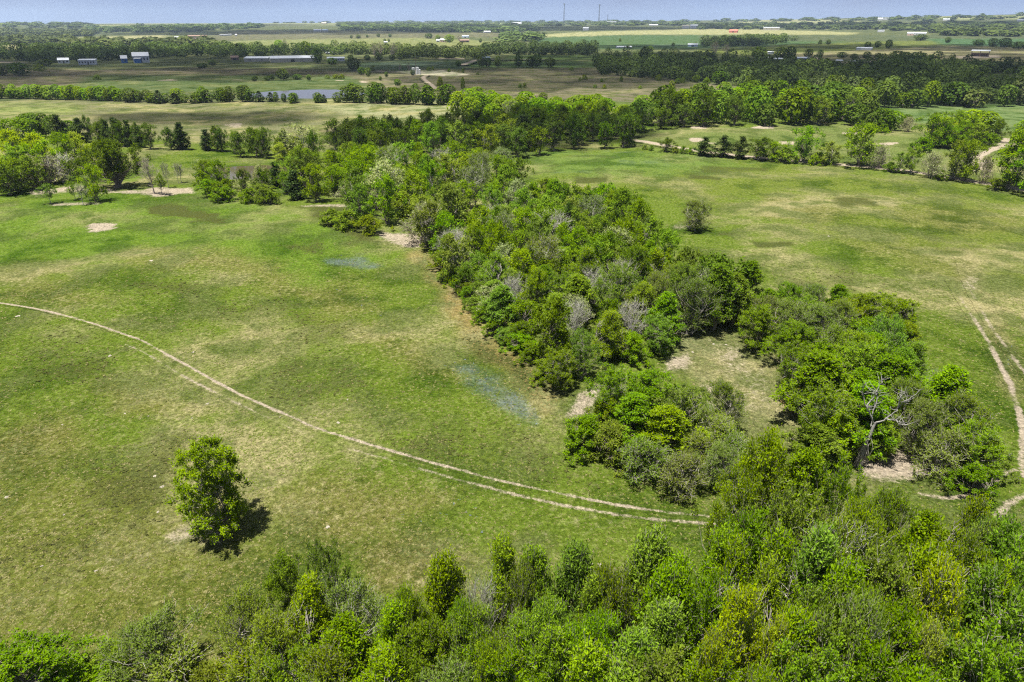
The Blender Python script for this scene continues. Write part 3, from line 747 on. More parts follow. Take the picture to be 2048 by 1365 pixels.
make_tree('oak_m', 211, 9.6, 14.0, 'spread', 0.3, 190, 1.15, 9, 11, 0.34, 0.25, 4, 0.62, 'dense', 'bark', twigs=False, spreadb=0.9, lobes=0.26)
make_tree('sapling_m', 221, 4.0, 2.4, 'oval', 0.38, 26, 0.55, 7, 9, 0.18, 0.5, 1, 0.06, 'leafy', 'bark_grey', twigs=True)
make_tree('saplingpale_m', 222, 4.0, 2.4, 'oval', 0.35, 26, 0.65, 8, 4, 0.15, 0.6, 1, 0.06, 'pale', 'bark_white', twigs=True)
make_tree('rust_m', 231, 3.0, 2.6, 'mound', 0.08, 44, 0.5, 9, 10, 0.13, 0.5, 4, 0.08, 'rust', 'bark', twigs=True)
# far prototypes
for i in range(3):
    make_low('dense_f', 301 + i, 8, 7.5, 'round', 0.10, 700, 0.85, 'dense')
    make_low('leafy_f', 311 + i, 7, 6.5, 'round', 0.08, 700, 0.75, 'leafy')
make_low('cedar_f', 321, 6.5, 4.0, 'cone', 0.04, 420, 0.65, 'cedar')
make_low('cedar_f', 322, 6.5, 4.2, 'oval', 0.04, 460, 0.65, 'dense')
make_low('feathery_f', 331, 7.5, 6, 'oval', 0.08, 650, 0.7, 'feathery')
make_low('shrub_f', 341, 3.2, 4.2, 'mound', 0.03, 380, 0.55, 'shrub')
make_low('far_f', 351, 8, 8, 'round', 0.10, 420, 1.0, 'farleaf')
make_tree('bare_f', 361, 8.0, 6.5, 'round', 0.22, 60, 1.5, 10, 1, 0.3, 0.7, 2, 0.28, 'olive', 'bark_pink', twigs=True)

LOOK = {'feathery': ('fresh green feathery tree', 'feathery_tree', 'tree'), 'leafy': ('bright green leafy tree', 'leafy_tree', 'tree'),
        'dense': ('dark green dense tree', 'dense_tree', 'tree'), 'yellow': ('yellow-green tree', 'yellow_green_tree', 'tree'),
        'olive': ('dull olive tree', 'olive_green_tree', 'tree'), 'sparse': ('half-bare whitish tree', 'sparse_tree', 'tree'),
        'pale': ('pale silvery-green tree', 'pale_tree', 'tree'), 'shrub': ('green mounded shrub', 'shrub', 'shrub'),
        'twiggy': ('grey twiggy shrub', 'twiggy_shrub', 'shrub'), 'bare': ('bare grey tree', 'bare_tree', 'tree'),
        'barepink': ('bare pinkish-brown tree', 'bare_tree', 'tree'), 'cedar': ('dark conical cedar', 'cedar_tree', 'tree'),
        'oak': ('spreading dark oak', 'oak_tree', 'tree'), 'sapling': ('young leafy sapling', 'sapling', 'tree'),
        'saplingpale': ('thin pale sapling', 'sapling', 'tree'), 'rust': ('rusty brown bush', 'shrub', 'shrub'),
        'lone': ('leafy green tree', 'leafy_tree', 'tree'), 'far': ('dark green tree', 'dense_tree', 'tree')}
ZONES = {}
def plant(kind, p, h, w, zone, lod=None, label=None, rot=None, tilt=0.0):
    d = math.hypot(p[0], p[1])
    order = ['n', 'm', 'f'] if d < 82 else (['m', 'f', 'n'] if d < 250 else ['f', 'm', 'n'])
    if lod: order = [lod] + order
    key = next((kind + '_' + o for o in order if kind + '_' + o in PROTO), None)
    tm, cm, h0, w0 = random.choice(PROTO[key])
    look, nm, cat = LOOK[kind]
    e = bpy.data.objects.new(nm, None); COL.objects.link(e); e.empty_display_size = 0.3
    e.location = (float(p[0]), float(p[1]), float(p[2]) - 0.03)
    e.rotation_euler = (random.gauss(0, 0.03) + tilt, random.gauss(0, 0.03), random.uniform(0, 6.28) if rot is None else rot)
    a = random.uniform(0.94, 1.06)
    e.scale = (w / w0 * a, w / w0 / a, h / h0)
    obj('trunk', tm, e)
    if cm: obj('crown', cm, e)
    e['category'] = cat
    if label: e['label'] = label
    else: ZONES.setdefault(zone, []).append((e, look))
    return e

def in_poly(poly, n):
    p = np.asarray(poly, float); lo = p.min(0); hi = p.max(0)
    U = RNG.uniform(lo[0], hi[0], n); V = RNG.uniform(lo[1], hi[1], n)
    k = poly_sd(U, V, poly) > 0
    return U[k], V[k]

TAKEN = []
def thicket(zone, poly, spacing, mix, hr, wr, tries=900, cap=999, apex=False, squash=1.0):
    U, V = in_poly(poly, tries)
    P = ground(U, V, np.full(len(U), sum(hr) / 2.0)) if apex else ground(U, V)
    kinds = list(mix); ws = [mix[k] for k in kinds]; n = 0; mine = []
    for p in P:
        near = [q for q in TAKEN if abs(q[0] - p[0]) < spacing + q[2] and abs(q[1] - p[1]) < spacing + q[2]]
        if any(math.hypot(q[0] - p[0], q[1] - p[1]) < spacing * 0.5 + q[2] for q in near): continue
        k = random.choices(kinds, ws)[0]
        s = random.uniform(0, 1) ** 0.8
        h = hr[0] + (hr[1] - hr[0]) * s; w = wr[0] + (wr[1] - wr[0]) * random.uniform(0.25, 1) * (0.5 + 0.5 * s)
        if k in ('shrub', 'twiggy', 'rust'): h *= 0.6; w *= 0.95
        plant(k, p, h, w, zone); TAKEN.append((p[0], p[1], spacing * 0.5)); n += 1
        if n >= cap: break
    return n

def apex(kind, px, py, h, wpx, zone, **kw):
    p = G(px, py, h); plant(kind, p, h, wpx * mpp((p[0], p[1], p[2] + h * 0.6)), zone, **kw); TAKEN.append((p[0], p[1], 1.2)); return p
def basep(kind, px, py, hpx, wpx, zone, **kw):
    p = G(px, py); m = mpp(p); dep = math.atan2(CAM_H - p[2], math.hypot(p[0], p[1]))
    r = 0.5 * wpx * m
    h = max(0.8, (hpx * m - 0.25 * r * sin(dep)) / cos(dep)); plant(kind, p, h, wpx * m, zone, **kw); TAKEN.append((p[0], p[1], 0.8)); return p
def row(zone, line, spacing, mix, hr, wr, jit=0.8):
    w = ground([p[0] for p in line], [p[1] for p in line])[:, :2]
    L = np.sum(np.linalg.norm(np.diff(w, axis=0), axis=1)); n = int(L / spacing)
    t = np.r_[0, np.cumsum(np.linalg.norm(np.diff(w, axis=0), axis=1))]
    kinds = list(mix); ws = [mix[k] for k in kinds]
    for i in range(n):
        s = (i + random.uniform(0.1, 0.9)) * spacing
        x = np.interp(s, t, w[:, 0]) + random.gauss(0, jit); y = np.interp(s, t, w[:, 1]) + random.gauss(0, jit)
        k = random.choices(kinds, ws)[0]; h = random.uniform(*hr); wd = random.uniform(*wr)
        if k in ('shrub', 'twiggy'): h *= 0.6
        plant(k, (x, y, float(height(x, y))), h, wd, zone)

# ---- special trees first
plant('lone', G(441, 1064), 7.3, 4.8, None, label='lone leafy green tree standing in the lower left pasture', rot=0.6)
plant('olive', G(1386, 462), 5.2, 7.2, None, lod='n', label='lone round olive-green bush alone on the right-hand pasture')
plant('oak', G(232, 376), 9.6, 14.0, None, label='large spreading dark oak beside the bare ground on the left', rot=1.0)
basep('sapling', 103, 408, 33, 30, 'L'); basep('sapling', 148, 401, 32, 24, 'L'); basep('saplingpale', 167, 411, 36, 24, 'L')
basep('leafy', 193, 404, 62, 44, None, label='small bright green round-topped tree in front of the big oak'); basep('sapling', 182, 401, 36, 22, 'L')
basep('barepink', 309, 388, 64, 26, None, label='tall bare pinkish sapling right of the big oak')
basep('sapling', 326, 390, 36, 26, 'L'); basep('saplingpale', 337, 376, 44, 20, 'L')
basep('saplingpale', 81, 378, 36, 16, 'L'); basep('leafy', 7, 380, 46, 40, 'L'); basep('sapling', 19, 377, 34, 26, 'L')
basep('twiggy', 100, 368, 50, 90, None, label='wide grey-brown leafless tree left of the big oak')
basep('bare', 128, 366, 48, 60, 'L'); basep('twiggy', 70, 362, 36, 50, 'L')
basep('saplingpale', 358, 367, 36, 16, 'L'); basep('saplingpale', 364, 366, 34, 18, 'L')
basep('pale', 606, 322, 66, 84, None, label='pale yellow-green willow-like tree with a white trunk by the brown pond')
basep('yellow', 563, 326, 36, 36, None, label='small yellowish tree at the brown pond\'s far bank')
apex('pale', 765, 322, 8.5, 110, None, label='silvery pale tree rising from the upper end of the thicket')
basep('twiggy', 852, 488, 82, 96, None, lod='m', label='grey tangled half-dead tree at the thicket\'s left edge')
basep('bare', 1096, 500, 78, 90, None, label='bare whitish tree with fan of branches in mid-thicket')
for x, y, hp, w in ((1030, 640, 90, 60), (1145, 690, 90, 66), (1262, 700, 100, 60), (1240, 600, 80, 60), (905, 520, 60, 56), (985, 470, 60, 60)):
    basep('bare', x, y, hp, w, 'T1')
basep('rust', 1594, 828, 52, 52, None, lod='m', label='rusty brown rounded bush beside the clearing')
basep('twiggy', 1574, 770, 50, 44, None, lod='n', label='grey twiggy bush just above the rusty bush')
basep('cedar', 1190, 420, 42, 34, None, label='small dark round tree at the thicket\'s upper right edge')
basep('cedar', 1298, 490, 52, 36, None, label='dark upright tree at the right edge of the thicket')

# ---- foreground wood (treetops along the bottom of the picture)
FG = [('leafy', 25, 1305, 4.6, 170), ('olive', 290, 1245, 4.6, 140), ('twiggy', 340, 1330, 3.6, 170), ('shrub', 215, 1300, 2.4, 80), ('shrub', 410, 1345, 2.8, 110), ('leafy', 110, 1355, 2.6, 130),
      ('leafy', 655, 1092, 7.6, 84), ('leafy', 560, 1124, 6.4, 84), ('olive', 482, 1190, 5.8, 110), ('feathery', 610, 1170, 7.0, 120), ('olive', 530, 1240, 6.2, 140), ('sparse', 715, 1165, 7.0, 100),
      ('feathery', 770, 1215, 7.6, 120), ('leafy', 690, 1235, 7.0, 120), ('feathery', 878, 1118, 8.8, 120), ('bare', 955, 1145, 8.2, 70), ('feathery', 1012, 1086, 9.4, 100),
      ('feathery', 1090, 1098, 9.4, 120), ('feathery', 1150, 1088, 9.6, 120), ('feathery', 1290, 1078, 10.2, 150), ('olive', 1240, 1135, 9.6, 130), ('feathery', 1360, 1110, 9.8, 130), ('leafy', 1410, 1150, 9.5, 130),
      ('leafy', 1560, 884, 10.5, 170), ('leafy', 1480, 950, 9.4, 130), ('leafy', 1625, 905, 10.0, 130), ('leafy', 1690, 934, 9.6, 120), ('leafy', 1600, 985, 10.0, 150), ('leafy', 1500, 1040, 10.0, 150), ('feathery', 1450, 1065, 9.6, 110),
      ('feathery', 1800, 990, 8.4, 110), ('feathery', 1745, 1015, 9.2, 120), ('sparse', 1725, 1065, 10.4, 140), ('feathery', 1650, 1060, 10.4, 150), ('feathery', 1570, 1090, 10.4, 140), ('leafy', 1885, 1035, 8.4, 100),
      ('feathery', 1965, 1010, 9.2, 90), ('feathery', 2000, 1050, 9.4, 110), ('leafy', 2050, 1070, 9.8, 150), ('feathery', 1850, 1085, 10.0, 130), ('leafy', 1925, 1085, 9.6, 120), ('leafy', 1790, 1125, 10.2, 150), ('yellow', 1492, 1182, 11.2, 150), ('yellow', 1560, 1250, 10.0, 110), ('yellow', 1440, 1260, 10.0, 100),
      ('yellow', 1922, 1152, 11.6, 140), ('yellow', 1880, 1250, 10.2, 100), ('leafy', 1640, 1180, 10.2, 150), ('olive', 1710, 1215, 10.8, 150), ('leafy', 1800, 1220, 10.0, 140), ('leafy', 2030, 1170, 10.5, 170),
      ('feathery', 1080, 1210, 8.8, 150), ('feathery', 950, 1235, 8.2, 130), ('leafy', 850, 1255, 7.6, 130), ('feathery', 1330, 1210, 9.6, 160), ('feathery', 1200, 1225, 9.0, 150), ('feathery', 1170, 1310, 8.8, 170), ('leafy', 1030, 1320, 7.6, 160),
      ('olive', 670, 1300, 6.6, 150), ('leafy', 580, 1315, 5.8, 140), ('feathery', 760, 1320, 6.6, 150), ('leafy', 1330, 1330, 8.8, 180), ('leafy', 1640, 1300, 9.8, 170), ('leafy', 1760, 1320, 9.8, 170), ('feathery', 1260, 1345, 8.2, 160),
      ('leafy', 1420, 1300, 9.2, 140), ('leafy', 2050, 1290, 10.4, 180), ('leafy', 1960, 1290, 9.6, 130), ('twiggy', 480, 1320, 4.4, 150), ('olive', 900, 1340, 7.0, 150), ('feathery', 1530, 1350, 9.0, 150), ('olive', 640, 1350, 5.6, 140),
      ('feathery', 1050, 1140, 9.0, 110), ('feathery', 930, 1190, 8.2, 110), ('feathery', 1330, 1140, 9.8, 120), ('feathery', 1195, 1160, 9.2, 110), ('feathery', 820, 1190, 7.8, 110), ('feathery', 1680, 1130, 10.2, 130), ('feathery', 1540, 1140, 10.2, 120), ('feathery', 1110, 1270, 8.6, 130), ('feathery', 1000, 1275, 8.0, 120), ('feathery', 1260, 1275, 9.0, 130), ('feathery', 1890, 1160, 10.0, 110), ('feathery', 1755, 1180, 10.2, 120), ('feathery', 1590, 1230, 10.0, 120), ('feathery', 1985, 1130, 10.0, 110), ('feathery', 1850, 1330, 9.6, 130), ('feathery', 1480, 1100, 10.0, 110)]
for k, x, y, h, w in FG:
    apex(k, x, y, h, w * (1.05 if k in ('feathery', 'yellow') else 1.22 if y > 1030 else 1.0), 'FG', lod='n')

# ---- crowns around the clearing and at the thicket's lower end
for k, x, y, h, w in (('leafy', 1235, 738, 5.4, 120), ('leafy', 1305, 745, 5.4, 130), ('leafy', 1368, 775, 4.8, 100), ('leafy', 1270, 790, 4.8, 120), ('leafy', 1340, 815, 4.6, 120), ('shrub', 1170, 835, 3.0, 110), ('shrub', 1225, 850, 3.0, 120), ('olive', 1440, 890, 3.6, 100), ('twiggy', 1300, 880, 3.4, 120), ('twiggy', 1370, 910, 3.2, 120), ('shrub', 1215, 800, 3.4, 90)):
    apex(k, x, y, h, w, 'T2', lod='n')
for k, x, y, h, w in (('leafy', 1650, 706, 6.4, 130), ('leafy', 1722, 690, 6.4, 130), ('leafy', 1792, 714, 6.2, 120), ('feathery', 1822, 760, 5.6, 90), ('leafy', 1665, 775, 6.0, 130), ('leafy', 1740, 765, 6.0, 120), ('leafy', 1785, 785, 4.2, 100), ('leafy', 1640, 850, 3.4, 100), ('leafy', 1685, 825, 4.2, 100), ('leafy', 1600, 690, 5.4, 100)):
    apex(k, x, y, h, w, 'C2', lod='n')
for k, x, y, h, w in (('leafy', 1900, 735, 6.4, 120), ('olive', 1940, 790, 5.4, 110), ('olive', 1855, 800, 5.0, 100), ('leafy', 1962, 850, 4.2, 100), ('twiggy', 1908, 865, 3.8, 100), ('shrub', 1990, 885, 3.0, 80)):
    apex(k, x, y, h, w, 'C3', lod='n')
for k, x, y, h, w in (('leafy', 1520, 615, 4.8, 100), ('olive', 1575, 600, 5.0, 100), ('olive', 1640, 612, 4.6, 110), ('shrub', 1700, 602, 4.2, 110), ('leafy', 1768, 588, 4.6, 90), ('shrub', 1812, 600, 3.6, 70), ('shrub', 1745, 640, 4.0, 110), ('leafy', 1600, 650, 4.8, 110), ('olive', 1680, 655, 4.6, 120), ('shrub', 1790, 640, 3.0, 70)):
    apex(k, x, y, h, w, 'C1', lod='n')
for k, x, y, h, w in (('dense', 1440, 508, 7.0, 110), ('leafy', 1478, 548, 6.2, 70), ('olive', 1390, 560, 6.4, 110), ('olive', 1345, 530, 6.0, 90)):
    apex(k, x, y, h, w, 'T3')
# ---- main thicket down the draw
MIXT = {'leafy': 6, 'feathery': 2, 'olive': 1.0, 'dense': 1.0, 'shrub': 1.6, 'pale': 0.5, 'sparse': 0.4, 'twiggy': 0.6, 'bare': 0.15}
thicket('T2', [(1130, 868), (1200, 898), (1290, 940), (1400, 966), (1470, 945), (1475, 890), (1430, 838), (1330, 850), (1230, 850)], 2.0, {'leafy': 3, 'shrub': 4, 'twiggy': 1.6, 'olive': 1}, (3.4, 5.0), (4.0, 5.4), 300)
thicket('T1', [(1215, 735), (1330, 705), (1345, 660), (1310, 600), (1330, 560), (1280, 490), (1150, 470), (1000, 480), (870, 480), (860, 495), (905, 560), (960, 615), (1005, 675), (1070, 722), (1115, 780), (1150, 790)], 2.6, MIXT, (3.4, 7.4), (3.4, 5.8), 1700)
thicket('T0', [(575, 396), (690, 410), (720, 450), (860, 474), (1000, 478), (1150, 468), (1280, 488), (1200, 432), (1120, 402), (1000, 352), (850, 340), (700, 345), (600, 358)], 4.2, MIXT, (5.0, 8.4), (5.0, 7.6), 800)
thicket('T3', [(1340, 640), (1400, 662), (1490, 655), (1500, 622), (1430, 592), (1350, 596)], 3.4, {'olive': 3, 'leafy': 2, 'sparse': 1, 'dense': 1}, (5.0, 7.5), (4.2, 5.6), 200)
# low skirts of shrubs along the thicket's field edge
row('skirt', [(660, 448), (760, 468)], 3.2, {'shrub': 1}, (4.0, 5.0), (4.5, 6.5), 0.6)
row('skirt', [(880, 528), (930, 585), (990, 668), (1060, 720), (1110, 775)], 2.6, {'shrub': 1}, (2.6, 3.6), (3.0, 4.2), 0.4)
row('skirt', [(395, 392), (480, 402), (590, 412)], 3.4, {'shrub': 3, 'leafy': 1}, (3.2, 5.0), (4.0, 5.5), 0.7)
thicket('pondside', [(385, 380), (600, 402), (610, 372), (480, 378), (380, 366)], 3.4, {'shrub': 2, 'leafy': 2, 'dense': 1.2, 'cedar': 1, 'pale': .4}, (4.0, 6.2), (3.6, 5.2), 200)
# ---- clump right of the clearing
thicket('C1', [(1480, 664), (1560, 696), (1680, 700), (1800, 692), (1815, 672), (1700, 655), (1550, 642)], 2.1, {'shrub': 4, 'leafy': 3, 'olive': 2, 'sparse': .4}, (3.2, 5.2), (3.4, 5.0), 300)
thicket('C2', [(1540, 742), (1570, 800), (1640, 880), (1690, 890), (1770, 860), (1820, 840), (1840, 800), (1750, 752), (1640, 722)], 2.3, {'leafy': 6, 'olive': 1, 'feathery': 1, 'shrub': .6}, (4.4, 6.8), (3.8, 5.6), 300)
thicket('C3', [(1890, 905), (1915, 950), (1985, 940), (1965, 895), (1930, 880)], 2.0, {'olive': 3, 'twiggy': 2.4, 'leafy': 2}, (3.4, 5.6), (3.2, 4.6), 200)
basep('shrub', 1942, 985, 48, 92, None, lod='n', label='low green mounded shrub inside the bend of the path')
basep('twiggy', 1916, 948, 66, 34, None, lod='n', label='grey tangle of dead vines and twigs by the low shrub')
basep('leafy', 1752, 915, 70, 64, None, lod='n', label='small leafy tree growing against the white dead tree')
# ---- left: yellow-green trees, hedge rows
for k, x, y, h, w in (('leafy', 20, 238, 9.5, 90), ('yellow', 18, 260, 9.5, 60), ('yellow', 62, 268, 9.0, 52), ('feathery', 72, 284, 8.5, 70), ('leafy', 110, 266, 9.0, 56),
                      ('yellow', 143, 266, 8.5, 46), ('yellow', 186, 286, 7.0, 40), ('leafy', 20, 318, 6.5, 60), ('leafy', 52, 312, 7, 50), ('feathery', 28, 290, 8.0, 60), ('dense', 5, 330, 6.0, 50)):
    apex(k, x, y, h, w, 'Y')
row('E', [(60, 272), (185, 286), (300, 298), (440, 303), (520, 310), (560, 312)], 3.1, {'dense': 4, 'cedar': 3, 'leafy': 1.2}, (5.4, 7.6), (3.6, 5.2), 0.9)
row('E', [(480, 312), (560, 318), (640, 325)], 3.4, {'dense': 2, 'leafy': 3, 'olive': 1}, (6.0, 8.0), (4.5, 6.0), 1.2)
for x, y, hp, w in ((410, 366, 42, 40), (440, 368, 44, 36)): basep('pale', x, y, hp, w, 'pondside')
thicket('belt', [(640, 300), (760, 318), (900, 318), (1000, 324), (1060, 314), (1150, 302), (1265, 294), (1270, 276), (1200, 268), (1000, 268), (850, 280), (700, 288)], 5.2, {'dense': 7, 'leafy': 1.2, 'olive': 1, 'cedar': .6}, (7.0, 9.6), (6.0, 8.6), 500)
row('hedge', [(-30, 197), (100, 199), (250, 203)], 3.0, {'leafy': 4, 'dense': 1, 'feathery': 1}, (5.0, 7.0), (4.5, 6.5), 0.8)
row('hedge', [(250, 203), (480, 204), (535, 205)], 3.1, {'dense': 5, 'cedar': 3, 'leafy': .8}, (3.8, 7.2), (3.6, 6.8), 1.4)
row('hedge', [(530, 204), (690, 206)], 4.0, {'dense': 5, 'cedar': 3}, (2.4, 5.2), (2.6, 4.6), 1.2)
row('hedge', [(690, 206), (905, 210)], 3.2, {'dense': 5, 'cedar': 1}, (6.6, 9.0), (4.6, 7.0), 1.0)
thicket('G1', [(905, 226), (960, 246), (1000, 262), (1100, 270), (1240, 266), (1270, 250), (1180, 232), (1050, 228), (960, 214)], 6.0, {'leafy': 5, 'feathery': 2, 'pale': .5, 'dense': 1}, (6.5, 9.0), (6.0, 8.5), 400)
thicket('G2', [(1280, 264), (1400, 258), (1560, 251), (1700, 253), (1738, 248), (1700, 226), (1500, 216), (1350, 222), (1270, 238)], 5.6, {'dense': 8, 'leafy': .7, 'feathery': .8, 'olive': .6}, (6.5, 12), (6, 11), 500)
# ---- right: hedge row along the gravel road
for k, x, y, hp, w in (('dense', 1331, 304, 26, 36), ('cedar', 1405, 312, 34, 34), ('cedar', 1443, 314, 38, 36), ('cedar', 1480, 318, 40, 30), ('dense', 1515, 320, 40, 50), ('leafy', 1545, 322, 34, 44),
                       ('leafy', 1605, 326, 62, 58), ('shrub', 1570, 325, 26, 44), ('olive', 1655, 330, 40, 46), ('leafy', 1715, 333, 72, 76), ('shrub', 1640, 330, 22, 40), ('twiggy', 1757, 338, 40, 48), ('olive', 1795, 346, 34, 30),
                       ('feathery', 1820, 348, 44, 36), ('twiggy', 1858, 355, 42, 52), ('olive', 1905, 359, 62, 48), ('leafy', 1926, 364, 66, 44), ('twiggy', 1962, 368, 44, 34), ('leafy', 2012, 378, 92, 92), ('leafy', 2060, 390, 80, 70),
                       ('shrub', 1290, 300, 9, 12), ('shrub', 1302, 302, 10, 12), ('shrub', 1350, 307, 12, 16), ('shrub', 1366, 308, 14, 16), ('shrub', 1380, 309, 12, 14), ('shrub', 1780, 344, 16, 26), ('shrub', 1880, 360, 16, 26), ('shrub', 1990, 380, 18, 30)):
    basep(k, x, y, hp, w, 'road')
for k, x, y, hp, w in (('leafy', 1858, 294, 52, 56), ('yellow', 1880, 285, 40, 50), ('leafy', 1905, 276, 42, 50), ('feathery', 1935, 270, 40, 46), ('leafy', 1960, 278, 44, 46), ('dense', 1985, 285, 34, 36), ('leafy', 1920, 288, 36, 40), ('dense', 1866, 262, 30, 24), ('shrub', 1840, 302, 22, 40), ('leafy', 1885, 296, 38, 44), ('leafy', 1950, 290, 34, 40), ('shrub', 1910, 296, 20, 40), ('shrub', 1975, 292, 20, 32)):
    basep(k, x, y, hp, w, 'knoll')
for k, x, y, hp, w in (('dense', 1738, 265, 32, 24), ('dense', 1758, 265, 40, 34), ('leafy', 1780, 262, 34, 32), ('twiggy', 1815, 264, 24, 30), ('dense', 1808, 258, 24, 18)):
    basep(k, x, y, hp, w, 'meadow')
basep('leafy', 2046, 276, 28, 26, 'meadow')
row('woodedge', [(1610, 186), (1700, 205), (1750, 216), (1900, 214), (2090, 213)], 7.5, {'dense': 5, 'far': 3}, (6, 12), (6, 12), 2.5)

# scattered trees of the far fields: (kind, base x, base y, height px, width px)
SC = [('dense', 5, 152, 16, 22), ('dense', 41, 152, 20, 30), ('shrub', 80, 142, 10, 18), ('dense', 90, 133, 10, 24), ('dense', 405, 137, 8, 20), ('dense', 425, 132, 10, 14), ('shrub', 195, 160, 8, 12),
      ('dense', 510, 163, 9, 12), ('dense', 535, 162, 8, 11), ('dense', 545, 161, 10, 9), ('dense', 567, 161, 20, 20), ('dense', 595, 160, 10, 16), ('dense', 618, 161, 10, 10), ('shrub', 655, 158, 7, 10), ('shrub', 672, 158, 8, 12), ('shrub', 684, 158, 8, 12),
      ('dense', 709, 142, 22, 26), ('dense', 724, 151, 14, 14), ('dense', 737, 154, 16, 11), ('shrub', 746, 142, 9, 8), ('dense', 773, 155, 10, 7), ('dense', 795, 172, 12, 14), ('dense', 761, 162, 8, 6), ('shrub', 880, 174, 18, 14), ('shrub', 926, 178, 20, 9),
      ('bare', 800, 142, 12, 10), ('bare', 818, 142, 13, 11), ('shrub', 858, 142, 7, 9), ('shrub', 866, 141, 7, 6), ('dense', 826, 152, 11, 8), ('shrub', 898, 145, 7, 6), ('shrub', 926, 146, 8, 5), ('dense', 917, 135, 12, 10),
      ('shrub', 955, 150, 4, 6), ('shrub', 1040, 177, 9, 8), ('shrub', 1049, 176, 9, 7), ('shrub', 1060, 195, 10, 10), ('dense', 1086, 205, 18, 18), ('shrub', 1143, 142, 7, 8), ('shrub', 1160, 163, 7, 7), ('shrub', 1169, 160, 9, 12),
      ('shrub', 1190, 177, 7, 9), ('shrub', 1209, 178, 8, 8), ('shrub', 1242, 164, 10, 8), ('shrub', 1264, 151, 9, 9), ('shrub', 1317, 162, 11, 12), ('shrub', 1343, 182, 18, 14), ('shrub', 1355, 168, 10, 12), ('shrub', 1366, 167, 10, 10),
      ('dense', 1391, 166, 13, 13), ('shrub', 1412, 168, 11, 13), ('dense', 1438, 170, 24, 26), ('dense', 1497, 177, 22, 20), ('dense', 1512, 178, 15, 14), ('shrub', 1203, 165, 7, 7), ('shrub', 1280, 178, 6, 8),
      ('dense', 1515, 118, 20, 30), ('dense', 1560, 119, 20, 24), ('dense', 1580, 120, 22, 22), ('dense', 1616, 117, 15, 14), ('dense', 1639, 117, 14, 10), ('dense', 1683, 117, 10, 16), ('dense', 1707, 119, 9, 11), ('dense', 1732, 119, 12, 13), ('dense', 1754, 120, 11, 12),
      ('dense', 1792, 125, 18, 26), ('dense', 1808, 125, 16, 18), ('dense', 1827, 127, 17, 22), ('dense', 1843, 126, 15, 16), ('dense', 1858, 129, 15, 12), ('dense', 1810, 137, 12, 8), ('dense', 1734, 97, 10, 12), ('dense', 1754, 96, 10, 10), ('dense', 1776, 98, 14, 13), ('dense', 1840, 82, 10, 19), ('dense', 1894, 87, 9, 9),
      ('dense', 1956, 92, 9, 18), ('dense', 1984, 95, 13, 14), ('dense', 2007, 97, 15, 17), ('dense', 2035, 99, 11, 26), ('dense', 1656, 90, 8, 9), ('shrub', 1640, 89, 7, 7), ('dense', 1300, 105, 11, 11), ('dense', 1346, 94, 7, 6), ('shrub', 1240, 84, 6, 5),
      ('bare', 1428, 110, 22, 20), ('bare', 1453, 112, 20, 20), ('dense', 703, 78, 6, 5), ('dense', 717, 78, 7, 9), ('dense', 735, 76, 5, 5), ('dense', 757, 75, 6, 7), ('dense', 780, 75, 6, 7), ('dense', 770, 86, 7, 5), ('dense', 778, 85, 6, 4),
      ('bare', 750, 112, 22, 20), ('bare', 762, 112, 24, 22), ('bare', 787, 114, 24, 24), ('bare', 572, 100, 18, 14), ('leafy', 559, 100, 16, 16), ('leafy', 612, 112, 24, 20), ('dense', 636, 128, 26, 20), ('dense', 665, 130, 12, 20), ('dense', 540, 122, 12, 12),
      ('dense', 702, 122, 10, 12), ('dense', 735, 121, 9, 14), ('dense', 758, 121, 12, 14), ('dense', 785, 121, 10, 12), ('dense', 800, 120, 8, 10), ('dense', 961, 86, 7, 6), ('leafy', 899, 86, 14, 18), ('dense', 858, 78, 9, 16), ('leafy', 876, 82, 10, 10), ('bare', 918, 82, 10, 14)]
for k, x, y, hp, w in SC:
    basep('bare' if k == 'bare' else k, x, y, hp, w, 'fields', lod='f')
row('canal', [(948, 135), (1000, 135), (1112, 135.5)], 9.0, {'dense': 1}, (7, 11), (6, 9.5), 1.5)

ZN = {'FG': ('the bottom wood', 4), 'T0': ('the upper thicket', 3), 'T1': ('the middle thicket', 4), 'T2': ('the lower thicket', 2), 'T3': ('the spur above the clearing', 1),
      'skirt': ('the shrubs edging left pasture', 1), 'pondside': ('the bushes before the brown pond', 1), 'C1': ('the scrub above the clearing', 2), 'C2': ('the grove around the dead tree', 2),
      'C3': ('the scrub beside right track', 2), 'L': ('the saplings around the big oak', 1), 'Y': ('the yellowish grove at far left', 2), 'E': ('the fence row behind the pond', 1), 'belt': ('the dark shaded belt', 3),
      'hedge': ('the long hedge behind the meadow', 1), 'G1': ('the sunlit wood past meadow', 2), 'G2': ('the tall wood past sandy field', 3), 'road': ('the hedge along the gravel road', 1),
      'knoll': ('the grove on the grassy knoll', 1), 'meadow': ('the group in the sandy field', 1), 'woodedge': ('the far wood\'s front edge', 1), 'fields': ('the far fields', 6), 'canal': ('the tree row below the pale road', 1)}
for z, lst in ZN.items():
    items = ZONES.get(z, [])
    zn, nr = lst
    items.sort(key=lambda it: it[0].location.y)
    per = max(1, math.ceil(len(items) / nr))
    for r in range(nr):
        part = items[r * per:(r + 1) * per]
        part.sort(key=lambda it: it[0].location.x / max(it[0].location.y, 1))
        for k, (e, look) in enumerate(part):
            rowt = '' if nr == 1 else ('front row, ' if r == 0 else ordinal(r + 1) + ' row, ')
            e['label'] = f"{look}, {ordinal(k + 1)} from left, {rowt}{zn}"
            e['group'] = 'trees and shrubs of ' + zn

